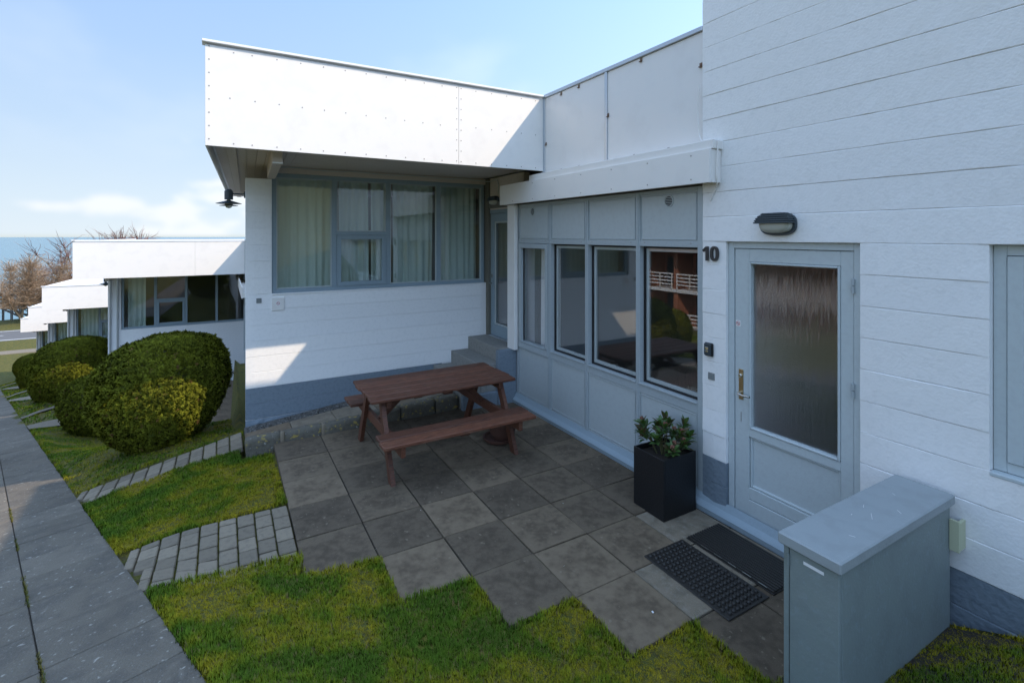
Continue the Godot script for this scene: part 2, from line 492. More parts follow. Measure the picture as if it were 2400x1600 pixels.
func paved(x: float, z: float) -> bool:
	# patio, the two paver strips, the narrow walk and the houses of every step
	var d := off_path(x, z)
	if d < 0.0: return d > -1.52
	var k: float = clamp(floor((z + 12.4) / 10.55), -4.0, 0.0)
	var X := x - k * 3.05
	var Z := z - k * 10.55
	if X > 3.5 and Z > -6.3: return true
	if in_patio(X, Z): return true
	if X < 0.5 and Z > -4.76 and Z < -3.9: return true
	if X < 0.22 and Z > -7.12 and Z < -6.55: return true
	if X > 0.16 and Z < -6.2 and Z > -7.25: return true
	if X > 0.22 and Z < -7.1: return true
	return false

# ------------------------------------------------------------------ grass
func tuft_mesh(blades: int, hgt: float, wid: float, seed_: int) -> ArrayMesh:
	var r := RandomNumberGenerator.new()
	r.seed = seed_
	var st := SurfaceTool.new()
	st.begin(Mesh.PRIMITIVE_TRIANGLES)
	for i in blades:
		var a := r.randf() * TAU
		var dir := Vector3(cos(a), 0, sin(a))
		var side := Vector3(-dir.z, 0, dir.x) * wid * 0.5
		var p := Vector3(r.randf_range(-1, 1), 0, r.randf_range(-1, 1)) * 0.012
		var h := hgt * r.randf_range(0.55, 1.15)
		var lean := r.randf_range(0.1, 0.75) * h
		var m := p + dir * lean * 0.35 + Vector3.UP * h * 0.6
		var e := p + dir * lean + Vector3.UP * h * 0.95
		var n := (dir * -0.5 + Vector3.UP).normalized()
		for v in [p - side, m - side * 0.8, p + side, p + side, m - side * 0.8, m + side * 0.8, m - side * 0.8, e, m + side * 0.8]:
			st.set_normal(n)
			st.set_color(Color.WHITE)
			st.add_vertex(v)
	return st.commit()

func multi(called: String, mesh: Mesh, xfs: Array, cols: PackedColorArray, mat_: Material, parent: Node) -> MultiMeshInstance3D:
	var mm := MultiMesh.new()
	mm.transform_format = MultiMesh.TRANSFORM_3D
	mm.use_colors = true
	mm.mesh = mesh
	mm.instance_count = xfs.size()
	for i in xfs.size():
		mm.set_instance_transform(i, xfs[i])
		mm.set_instance_color(i, cols[i])
	var o := MultiMeshInstance3D.new()
	o.name = numbered(called) if parent == self else called
	o.multimesh = mm
	o.material_override = mat_
	parent.add_child(o, true)
	return o

func sow(called: String, label: String, x0: float, x1: float, z0: float, z1: float, n: int, hgt: float, seed_: int, far := false) -> void:
	var r := RandomNumberGenerator.new()
	r.seed = seed_
	var nz := FastNoiseLite.new()
	nz.seed = 5; nz.frequency = 1.1; nz.fractal_octaves = 3
	var nz2 := FastNoiseLite.new()
	nz2.seed = 8; nz2.frequency = 4.0
	var lists := [[], [], []]
	var colours := [PackedColorArray(), PackedColorArray(), PackedColorArray()]
	for i in n:
		var x := r.randf_range(x0, x1)
		var z := r.randf_range(z0, z1)
		var over := r.randf_range(0.0, 0.035)          # blades hang a little over the paving
		if paved(x + over, z - over) or paved(x, z): continue
		var moss := nz.get_noise_2d(x, z) + 0.5 * nz2.get_noise_2d(x, z)
		if r.randf() < clamp(moss * 1.1 - 0.15, 0.0, 0.5): continue
		var g := Color(0.125, 0.185, 0.014).lerp(Color(0.30, 0.24, 0.016), clamp(moss * 1.6 + 0.25 + r.randf_range(-0.25, 0.25), 0.0, 1.0))
		g = g.lerp(Color(0.060, 0.120, 0.014), clamp(-moss * 1.8 + r.randf_range(-0.2, 0.2), 0.0, 0.8))
		if r.randf() < 0.04: g = Color(0.20, 0.15, 0.06)
		g = g * r.randf_range(0.75, 1.25)
		g.a = 1.0
		var s: float = hgt * r.randf_range(0.6, 1.25) * (1.0 - clamp(moss, 0.0, 0.5))
		var b := Basis(Vector3.UP, r.randf() * TAU).scaled(Vector3(1.0, s / 0.04, 1.0) * (1.0 if not far else 1.8))
		if not far and (paved(x + 0.05, z) or paved(x, z - 0.05) or paved(x - 0.05, z) or paved(x, z + 0.05)): b = b.scaled(Vector3(1.35, 1.5, 1.35))
		var k := r.randi() % 3
		lists[k].append(Transform3D(b, Vector3(x, ground_y(x, z) - 0.004, z)))
		colours[k].append(g)
	var root := Node3D.new()
	root.name = numbered(called)
	add_child(root)
	meta(root, label, "grass", "", "stuff")
	for k in 3:
		if lists[k].size() > 0:
			var o := multi("blades", tuft_mesh(7 if not far else 5, 0.04, 0.0027 if not far else 0.006, 100 + k), lists[k], colours[k], M.blade, root)
			o.set_meta("kind", "stuff")

# ------------------------------------------------------------------ clipped yew bushes
func needle_mesh(seed_: int) -> ArrayMesh:
	var r := RandomNumberGenerator.new()
	r.seed = seed_
	var st := SurfaceTool.new()
	st.begin(Mesh.PRIMITIVE_TRIANGLES)
	for i in 9:
		var a := r.randf() * TAU
		var el := r.randf_range(0.2, 1.35)
		var d := Vector3(cos(a) * cos(el), sin(el), sin(a) * cos(el))
		var s := d.cross(Vector3.UP + Vector3(r.randf(), r.randf(), r.randf()) - Vector3.ONE * 0.5).normalized() * 0.0062
		var L := r.randf_range(0.022, 0.04)
		var n := (d * 0.25 + Vector3.UP * 0.9).normalized()
		for v in [-s * 0.5, d * L * 0.5 - s, s * 0.5, s * 0.5, d * L * 0.5 - s, d * L * 0.5 + s, d * L * 0.5 - s, d * L, d * L * 0.5 + s]:
			st.set_normal(n); st.set_color(Color.WHITE); st.add_vertex(v)
	return st.commit()

func bush_point(u: Vector3, size: Vector3, lean: float, nz: FastNoiseLite) -> Vector3:
	# clipped dome: rounded block, a little lumpy
	var e := 2.7
	var k := pow(pow(abs(u.x), e) + pow(abs(u.y), e) + pow(abs(u.z), e), -1.0 / e)
	var p := u * k
	var f := 1.0 + 0.04 * nz.get_noise_3dv(p * 1.4) + 0.014 * nz.get_noise_3dv(p * 7.0)
	p *= f
	if p.y < 0: p.x *= 1.0 + 0.22 * p.y; p.z *= 1.0 + 0.22 * p.y
	var q := Vector3(p.x * size.x, (p.y * 0.5 + 0.5) * size.y, p.z * size.z)
	q.y += lean * q.x
	return q

func make_bush(size: Vector3, lean: float, count: int, seed_: int) -> Node3D:
	var r := RandomNumberGenerator.new()
	r.seed = seed_
	var nz := FastNoiseLite.new()
	nz.seed = seed_; nz.frequency = 1.0
	var root := Node3D.new()
	var lists := [[], []]
	var cols := [PackedColorArray(), PackedColorArray()]
	for i in count:
		var u := Vector3(r.randfn(), r.randfn(), r.randfn()).normalized()
		var p := bush_point(u, size, lean, nz)
		if p.y < 0.03: continue
		var c := Vector3(0, size.y * 0.45, 0)
		var out := ((p - c) / (size * size)).normalized()
		var hole := nz.get_noise_3dv(p * 9.0)
		var depth := r.randf() * r.randf() * 0.09 + (0.04 if hole < -0.3 else 0.0)
		if r.randf() < 0.02: depth = -r.randf() * 0.03
		var nrm := (out + Vector3(r.randfn(), r.randfn(), r.randfn()) * 0.35).normalized()
		var t := nrm.cross(Vector3(r.randf(), r.randf(), r.randf()) - Vector3.ONE * 0.5).normalized()
		var b := Basis(t, nrm, t.cross(nrm)).scaled(Vector3.ONE * r.randf_range(0.7, 1.35))
		var tone := 0.5 + 0.5 * nz.get_noise_3dv(p * 3.0) + r.randf_range(-0.3, 0.3)
		var g := Color(0.075, 0.088, 0.012).lerp(Color(0.225, 0.24, 0.022), clamp(tone, 0.0, 1.0))
		if r.randf() < 0.015: g = Color(0.18, 0.11, 0.04)
		g = g * r.randf_range(0.7, 1.25)
		g.a = 1.0
		var k := r.randi() % 2
		lists[k].append(Transform3D(b, p - out * depth))
		cols[k].append(g)
	for k in 2:
		var o := multi("foliage", needle_mesh(200 + k), lists[k], cols[k], M.needle, root)
		o.set_meta("kind", "stuff")
	# twiggy inside that closes the view
	var st := tool()
	var grid := []
	for j in 17:
		var row := []
		for i in 28:
			var el := -PI / 2 + PI * j / 16.0
			var az := TAU * i / 28.0
			var p := bush_point(Vector3(cos(az) * cos(el), sin(el), sin(az) * cos(el)).normalized(), size, lean, nz)
			row.append(Vector3(p.x * 0.93, size.y * 0.03 + p.y * 0.94, p.z * 0.93))
		grid.append(row)
	for j in 16:
		for i in 28:
			quad(st, grid[j][i], grid[j + 1][i], grid[j + 1][(i + 1) % 28], grid[j][(i + 1) % 28])
	st.generate_normals()
	put("inner_twigs", st.commit(), M.bush_core, root)
	var ts := tool()
	for i in 5:
		var a := TAU * i / 5.0
		tube(ts, [Vector3(cos(a) * 0.12, -0.12, sin(a) * 0.12), Vector3(cos(a) * 0.3, size.y * 0.3, sin(a) * 0.3)], 0.03, 0.018, 6)
	put("stem", done(ts), M.bark, root)
	return root

func bush(proto: Node3D, at: Vector3, turn: float, scale_: float, label: String, group: String) -> void:
	var o: Node3D = proto.duplicate()
	o.name = numbered("clipped_bush")
	add_child(o)
	o.position = at
	o.rotation.y = turn
	o.scale = Vector3.ONE * scale_
	meta(o, label, "bush", group)

# ------------------------------------------------------------------ blockwork
func course_mesh(L: float, h: float, seed_: int, rough := 1.0) -> ArrayMesh:
	# one painted course: x along, y up, face at z = 0, worn arrises and a slightly uneven face
	var r := RandomNumberGenerator.new()
	r.seed = seed_
	var n: int = max(2, int(L / 0.09))
	var st := tool()
	var rings := []
	for i in n + 1:
		var x := L * i / n
		var b0 := 0.0020 + 0.0024 * r.randf() * rough
		var b1 := 0.0020 + 0.0024 * r.randf() * rough
		var d := 0.0012 * r.randfn() * rough
		var e := 0.0 if i > 0 and i < n else -0.005
		rings.append([Vector3(x, 0.0003, -0.0055), Vector3(x, b0 * 0.45, -0.0024 + e * 0.5), Vector3(x, b0 + 0.002, d + e), Vector3(x, h * 0.5, 0.0006 * r.randfn() * rough + e), Vector3(x, h - b1 - 0.002, -d * 0.5 + e), Vector3(x, h - b1 * 0.45, -0.0024 + e * 0.5), Vector3(x, h - 0.0003, -0.0055)])
	for i in n:
		for k in 6:
			quad(st, rings[i][k], rings[i + 1][k], rings[i + 1][k + 1], rings[i][k + 1])
	for s in [0, n]:
		var p: Array = rings[s]
		for k in 6:
			var a: Vector3 = p[k]
			var b: Vector3 = p[k + 1]
			if s == 0: quad(st, Vector3(0, a.y, -0.08), a, b, Vector3(0, b.y, -0.08))
			else: quad(st, a, Vector3(L, a.y, -0.08), Vector3(L, b.y, -0.08), b)
	return done(st)

func courses(parent: Node, xf: Transform3D, ys: Array, x0: float, x1: float, holes: Array, mats: Array, seed_: int, called := "block_course", rough := 1.0) -> void:
	# rows between the heights ys, interrupted by holes [x0, x1, y0, y1]
	var r := RandomNumberGenerator.new()
	r.seed = seed_
	for j in ys.size() - 1:
		var y0: float = ys[j]
		var y1: float = ys[j + 1]
		var parts := [[x0, x1]]
		for h in holes:
			if (y0 + y1) * 0.5 > h[2] and (y0 + y1) * 0.5 < h[3]:
				var nxt := []
				for p in parts:
					if h[1] <= p[0] or h[0] >= p[1]: nxt.append(p)
					else:
						if h[0] > p[0]: nxt.append([p[0], h[0]])
						if h[1] < p[1]: nxt.append([h[1], p[1]])
				parts = nxt
		for p in parts:
			if p[1] - p[0] < 0.02: continue
			put(called, course_mesh(p[1] - p[0], y1 - y0, r.randi() % 100000, rough), mats[r.randi() % mats.size()], parent, xf * Transform3D(Basis.IDENTITY, Vector3(p[0], y0, 0.0015 * r.randfn() * rough)))

func core(parent: Node, xf: Transform3D, x0: float, x1: float, y0: float, y1: float, holes: Array, mat_: Material, back := 0.24) -> void:
	# the solid wall behind the courses, with its openings
	var xs := [x0, x1]
	var wide := []
	for h in holes: wide.append([h[0] - 0.004, h[1] + 0.004, h[2] - 0.004, h[3] + 0.004])
	holes = wide
	for h in holes:
		for v in [h[0], h[1]]:
			if v > x0 and v < x1: xs.append(v)
	xs.sort()
	var st := tool()
	for i in xs.size() - 1:
		if xs[i + 1] - xs[i] < 0.001: continue
		var m: float = (xs[i] + xs[i + 1]) * 0.5
		var ys := [[y0, y1]]
		for h in holes:
			if m > h[0] and m < h[1]:
				var nxt := []
				for p in ys:
					if h[2] > p[0]: nxt.append([p[0], min(h[2], p[1])])
					if h[3] < p[1]: nxt.append([max(h[3], p[0]), p[1]])
				ys = nxt
		for p in ys:
			if p[1] - p[0] > 0.001:
				box(st, Vector3(xs[i], p[0], -back), Vector3(xs[i + 1], p[1], -0.013), xf)
	put("wall", done(st), mat_, parent)

func rows(y0: float, y1: float, h: float) -> Array:
	var a := []
	var n: int = int(round((y1 - y0) / h))
	for i in n + 1: a.append(y0 + (y1 - y0) * i / n)
	return a

func curtain_mesh(w: float, h: float, pleats: float, amp: float, seed_: int) -> ArrayMesh:
	var r := RandomNumberGenerator.new()
	r.seed = seed_
	var n := int(w / 0.012)
	var st := SurfaceTool.new()
	st.begin(Mesh.PRIMITIVE_TRIANGLES)
	st.set_smooth_group(0)
	var ph := 0.0
	var prev := []
	for i in n + 1:
		var x := w * i / n
		ph += (0.6 + 0.8 * r.randf()) * pleats * w / n * TAU
		var col := []
		for j in 5:
			var t := j / 4.0
			col.append(Vector3(x + 0.01 * sin(ph * 0.3) * t, h * (1.0 - t), amp * sin(ph) * (0.5 + 0.5 * t) + 0.01 * sin(ph * 0.23 + 2.0 * t)))
		if i > 0:
			for j in 4: quad(st, prev[j + 1], col[j + 1], col[j], prev[j])
		prev = col
	return done(st)

func pane(parent: Node, lo: Vector2, hi: Vector2, z: float, xf := Transform3D.IDENTITY, m: Material = null) -> void:
	var st := tool()
	quad(st, Vector3(lo.x, lo.y, z), Vector3(hi.x, lo.y, z), Vector3(hi.x, hi.y, z), Vector3(lo.x, hi.y, z))
	# sealed double glazing: two panes, each with its two faces
	for q in [0.004, 0.016, 0.020]:
		quad(st, Vector3(lo.x, lo.y, z - q), Vector3(hi.x, lo.y, z - q), Vector3(hi.x, hi.y, z - q), Vector3(lo.x, hi.y, z - q))
	put("pane", done(st), M.pane if m == null else m, parent, xf)

func ring_frame(parent: Node, lo: Vector2, hi: Vector2, w: float, z0: float, z1: float, m: Material, called := "frame", ch := 0.003) -> void:
	# four mitred-looking members butted end to end
	var st := tool()
	box(st, Vector3(lo.x, lo.y, z0), Vector3(lo.x + w, hi.y, z1), Transform3D.IDENTITY, ch)
	box(st, Vector3(hi.x - w, lo.y, z0), Vector3(hi.x, hi.y, z1), Transform3D.IDENTITY, ch)
	box(st, Vector3(lo.x + w, lo.y, z0), Vector3(hi.x - w, lo.y + w, z1), Transform3D.IDENTITY, ch)
	box(st, Vector3(lo.x + w, hi.y - w, z0), Vector3(hi.x - w, hi.y, z1), Transform3D.IDENTITY, ch)
	put(called, done(st), m, parent)

func disc_screw() -> ArrayMesh:
	if not cache.has("screw"):
		var st := tool()
		lathe(st, [Vector2(0.0068, 0), Vector2(0.006, 0.003), Vector2(0.0, 0.004)], 8, Transform3D(Basis(Vector3.RIGHT, PI / 2), Vector3.ZERO))
		cache["screw"] = done(st)
	return cache["screw"]

# ------------------------------------------------------------------ the house with the numbered door
func build_door_house() -> void:
	var o := thing("terraced_house", "white painted block house with the grey glazed door numbered 10 and grey panelled window bay", "house")
	var w := facing_west(Vector3(WX, 0, 0))               # local x = world z
	var door := [-2.675, -1.679, -1.0, 2.281]
	var win := [-1.05, 1.9, 1.072, 2.281]
	var holes := [door, win]
	var ys := rows(0.4675, 2.281, 0.2015)
	var up := rows(2.281, 4.95, 0.2053)
	courses(o, w, ys, -2.905, 4.6, holes, [M.block, M.block_b, M.block_c], 1)
	up.remove_at(0)
	up.push_front(2.281)
	courses(o, w, up, -2.905, 4.6, [], [M.block, M.block_b, M.block_c], 2)
	courses(o, w, rows(0.0645, 0.4675, 0.2015), -2.905, 4.6, holes, [M.plinth], 3)
	core(o, w, -2.9, 4.6, -0.3, 4.95, [door, win], M.block)
	# end wall towards the neighbour, rear and far walls, all solid
	span("wall", Vector3(WX + 0.24, -0.3, -2.9), Vector3(10.5, 4.95, -2.66), M.block, o)
	span("wall", Vector3(10.5, -0.3, -2.9), Vector3(10.74, 4.95, 4.6), M.block, o)
	span("wall", Vector3(WX + 0.008, -0.3, 4.6), Vector3(10.74, 4.95, 4.84), M.block, o)
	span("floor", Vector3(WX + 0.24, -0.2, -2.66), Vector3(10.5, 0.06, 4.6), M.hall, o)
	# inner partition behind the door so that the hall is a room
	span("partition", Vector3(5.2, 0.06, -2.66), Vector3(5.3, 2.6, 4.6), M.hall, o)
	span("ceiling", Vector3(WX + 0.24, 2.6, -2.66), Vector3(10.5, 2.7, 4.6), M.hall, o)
	# roof with its white edge
	var roof := branch("roof", o)
	span("roof_slab", Vector3(3.5, 4.955, -2.78), Vector3(11.0, 5.9, 5.17), M.clad, roof)
	span("roof_edge", Vector3(3.38, 5.9, -2.76), Vector3(11.0, 5.99, 5.2), M.white_metal, roof)
	# painted fillet along the foot of the wall
	var st := tool()
	var prof := [Vector2(0.04, 0.0), Vector2(0.048, 0.045), Vector2(0.035, 0.062), Vector2(0.012, 0.085), Vector2(-0.012, 0.14)]
	var zs := [-6.12, -5.2, -4.3, -3.4, -2.5, -1.75]
	var jit := [0.0, 0.004, -0.003, 0.003, -0.004, 0.0]
	for i in 5:
		for k in 4:
			var p: Vector2 = prof[k]
			var q: Vector2 = prof[k + 1]
			quad(st, Vector3(WX - p.x - jit[i], p.y, zs[i]), Vector3(WX - p.x - jit[i + 1], p.y, zs[i + 1]), Vector3(WX - q.x - jit[i + 1], q.y, zs[i + 1]), Vector3(WX - q.x - jit[i], q.y, zs[i]))
	st.generate_normals()
	put("base_fillet", st.commit(), M.kerbpaint, o)
	build_front_door(o)
	build_side_window(o)
	build_bay(o)
	# numerals
	var num := branch("house_number", o, facing_west(Vector3(WX - 0.001, 0, 0)))
	var font := SystemFont.new()
	font.font_names = PackedStringArray(["Droid Sans"])
	font.font_weight = 700
	var xs := [-2.856, -2.774]
	for i in 2:
		var tm := TextMesh.new()
		tm.text = ["1", "0"][i]
		tm.font = font
		tm.font_size = 64
		tm.pixel_size = 0.00262
		tm.depth = 0.014
		put("digit", tm, M.numeral, num, Transform3D(Basis.IDENTITY, Vector3(xs[i], 2.176, 0.009)))

func build_front_door(o: Node3D) -> void:
	var d := branch("front_door", o, facing_west(Vector3(WX, 0, -2.675)))
	var W := 0.996
	# frame
	var fr := tool()
	box(fr, Vector3(0.002, 0.08, -0.12), Vector3(0.052, 2.279, -0.035), Transform3D.IDENTITY, 0.003)
	box(fr, Vector3(W - 0.052, 0.08, -0.12), Vector3(W - 0.002, 2.279, -0.035), Transform3D.IDENTITY, 0.003)
	box(fr, Vector3(0.052, 2.229, -0.12), Vector3(W - 0.052, 2.279, -0.035), Transform3D.IDENTITY, 0.003)
	put("door_frame", done(fr), M.door, d)
	# threshold with a sloped lip
	span("threshold", Vector3(0.002, -0.05, -0.2), Vector3(W - 0.002, 0.078, -0.005), M.kerbpaint, d, 0.012)
	# leaf of stiles and rails
	var z0 := -0.10
	var z1 := -0.045
	span("stile", Vector3(0.056, 0.085, z0), Vector3(0.180, 2.225, z1), M.door, d)
	span("stile", Vector3(0.858, 0.085, z0), Vector3(0.940, 2.225, z1), M.door, d)
	span("top_rail", Vector3(0.180, 2.125, z0), Vector3(0.858, 2.225, z1), M.door, d)
	span("lock_rail", Vector3(0.180, 0.745, z0), Vector3(0.858, 0.808, z1), M.door, d)
	span("bottom_rail", Vector3(0.180, 0.255, z0), Vector3(0.858, 0.345, z1), M.door, d)
	span("kick_board", Vector3(0.180, 0.085, z0), Vector3(0.858, 0.251, z1 + 0.006), M.door, d)
	span("lower_panel", Vector3(0.180, 0.345, z0), Vector3(0.858, 0.745, z1 - 0.026), M.door, d, 0.001)
	var be := tool()
	for e in [[0.1815, 0.8565, 0.3465, 0.7435, 0.018, z1 - 0.012], [0.1815, 0.8565, 0.8095, 2.1235, 0.017, z1 + 0.008]]:
		var a := Vector2(e[0], e[2])
		var b := Vector2(e[1], e[3])
		var t: float = e[4]
		box(be, Vector3(a.x, a.y, z0 + 0.01), Vector3(a.x + t, b.y, e[5]), Transform3D.IDENTITY, 0.005)
		box(be, Vector3(b.x - t, a.y, z0 + 0.01), Vector3(b.x, b.y, e[5]), Transform3D.IDENTITY, 0.005)
		box(be, Vector3(a.x + t, a.y, z0 + 0.01), Vector3(b.x - t, a.y + t, e[5]), Transform3D.IDENTITY, 0.005)
		box(be, Vector3(a.x + t, b.y - t, z0 + 0.01), Vector3(b.x - t, b.y, e[5]), Transform3D.IDENTITY, 0.005)
	put("glazing_bead", done(be), M.door, d)
	# ribbed pane: fine vertical ripples that wander a little
	var rn := FastNoiseLite.new()
	rn.seed = 9
	rn.frequency = 1.0
	rn.fractal_octaves = 2
	for face in 4:
		var gp := SurfaceTool.new()
		gp.begin(Mesh.PRIMITIVE_TRIANGLES)
		gp.set_smooth_group(0)
		var g := []
		for i in 131:
			var col := []
			for j in 31:
				var gx := 0.198 + 0.642 * i / 130.0
				var gy := 0.826 + 1.281 * j / 30.0
				col.append(Vector3(gx, gy, z1 - 0.022 - 0.005 * face + 0.0019 * rn.get_noise_2d(gx * 48.0, gy * 4.0 + face * 7.0)))
			g.append(col)
		for i in 130:
			for j in 30: quad(gp, g[i][j], g[i + 1][j], g[i + 1][j + 1], g[i][j + 1])
		put("pane", done(gp), M.frosted, d)
	# hinges on the right
	for y in [2.0, 1.315, 0.5]:
		var h := tool()
		for k in 2:
			lathe(h, [Vector2(0.0, -0.048 + 0.05 * k), Vector2(0.0105, -0.046 + 0.05 * k), Vector2(0.0105, -0.004 + 0.05 * k), Vector2(0.0, -0.002 + 0.05 * k)], 12, Transform3D(Basis.IDENTITY, Vector3(0.943, y, -0.025)))
		box(h, Vector3(0.935, y - 0.04, -0.05), Vector3(0.951, y + 0.04, -0.03))
		put("hinge", done(h), M.frame, d)
	# plate, cylinder and lever
	span("lock_plate", Vector3(0.092, 1.02, z1 + 0.0005), Vector3(0.132, 1.262, z1 + 0.006), M.brass, d, 0.002)
	var cy := tool()
	lathe(cy, [Vector2(0.015, 0), Vector2(0.015, 0.012), Vector2(0.011, 0.016), Vector2(0.0, 0.016)], 16, Transform3D(Basis(Vector3.RIGHT, PI / 2), Vector3(0.112, 1.212, z1 + 0.006)))
	put("lock_cylinder", done(cy), M.chrome, d)
	var lv := tool()
	tube(lv, [Vector3(0.112, 1.078, z1 + 0.004), Vector3(0.112, 1.078, z1 + 0.045), Vector3(0.125, 1.076, z1 + 0.058), Vector3(0.17, 1.072, z1 + 0.06), Vector3(0.222, 1.075, z1 + 0.055)], 0.0095, 0.008, 10)
	put("lever_handle", done(lv), M.chrome, d)
	span("letter_slit", Vector3(0.108, 0.845, z1 + 0.0003), Vector3(0.114, 0.92, z1 + 0.003), M.screw, d, 0.001)
	# no-smoking sticker
	sticker(branch("no_smoking_sticker", o, facing_west(Vector3(WX - z1 - 0.0006, 1.625, -2.675 + 0.085))), 0.042)

func sticker(s: Node3D, w: float) -> void:
	span("card", Vector3(-w / 2, -w * 0.57, 0), Vector3(w / 2, w * 0.57, 0.001), M.white, s, 0.0)
	var st := tool()
	for k in 32:
		var a := TAU * k / 32.0
		var b := TAU * (k + 1) / 32.0
		quad(st, Vector3(cos(a), sin(a), 0) * w * 0.41 + Vector3(0, 0, 0.0022), Vector3(cos(b), sin(b), 0) * w * 0.41 + Vector3(0, 0, 0.0022), Vector3(cos(b), sin(b), 0) * w * 0.33 + Vector3(0, 0, 0.0022), Vector3(cos(a), sin(a), 0) * w * 0.33 + Vector3(0, 0, 0.0022))
	bar(st, Vector3(-w * 0.24, w * 0.24, 0.0026), Vector3(w * 0.24, -w * 0.24, 0.0026), 0.0008, w * 0.07, Vector3(1, 1, 0), 0.0)
	put("red_ring", done(st), M.red, s)
	var c := tool()
	box(c, Vector3(-w * 0.24, -w * 0.05, 0.0012), Vector3(w * 0.2, w * 0.03, 0.0016))
	put("cigarette", done(c), M.black, s)

func build_side_window(o: Node3D) -> void:
	var n := branch("side_window", o, facing_west(Vector3(WX, 0, -1.05)))
	ring_frame(n, Vector2(0.002, 1.074), Vector2(2.94, 2.279), 0.055, -0.13, -0.05, M.door, "window_frame")
	ring_frame(n, Vector2(0.06, 1.132), Vector2(1.45, 2.221), 0.065, -0.12, -0.04, M.door, "casement")
	ring_frame(n, Vector2(1.455, 1.132), Vector2(2.882, 2.221), 0.065, -0.12, -0.04, M.door, "casement")
	pane(n, Vector2(0.125, 1.197), Vector2(1.385, 2.156), -0.085)
	pane(n, Vector2(1.52, 1.197), Vector2(2.817, 2.156), -0.085)
	span("window_sill", Vector3(0.002, 1.05, -0.2), Vector3(2.94, 1.072, 0.004), M.door, n, 0.004)

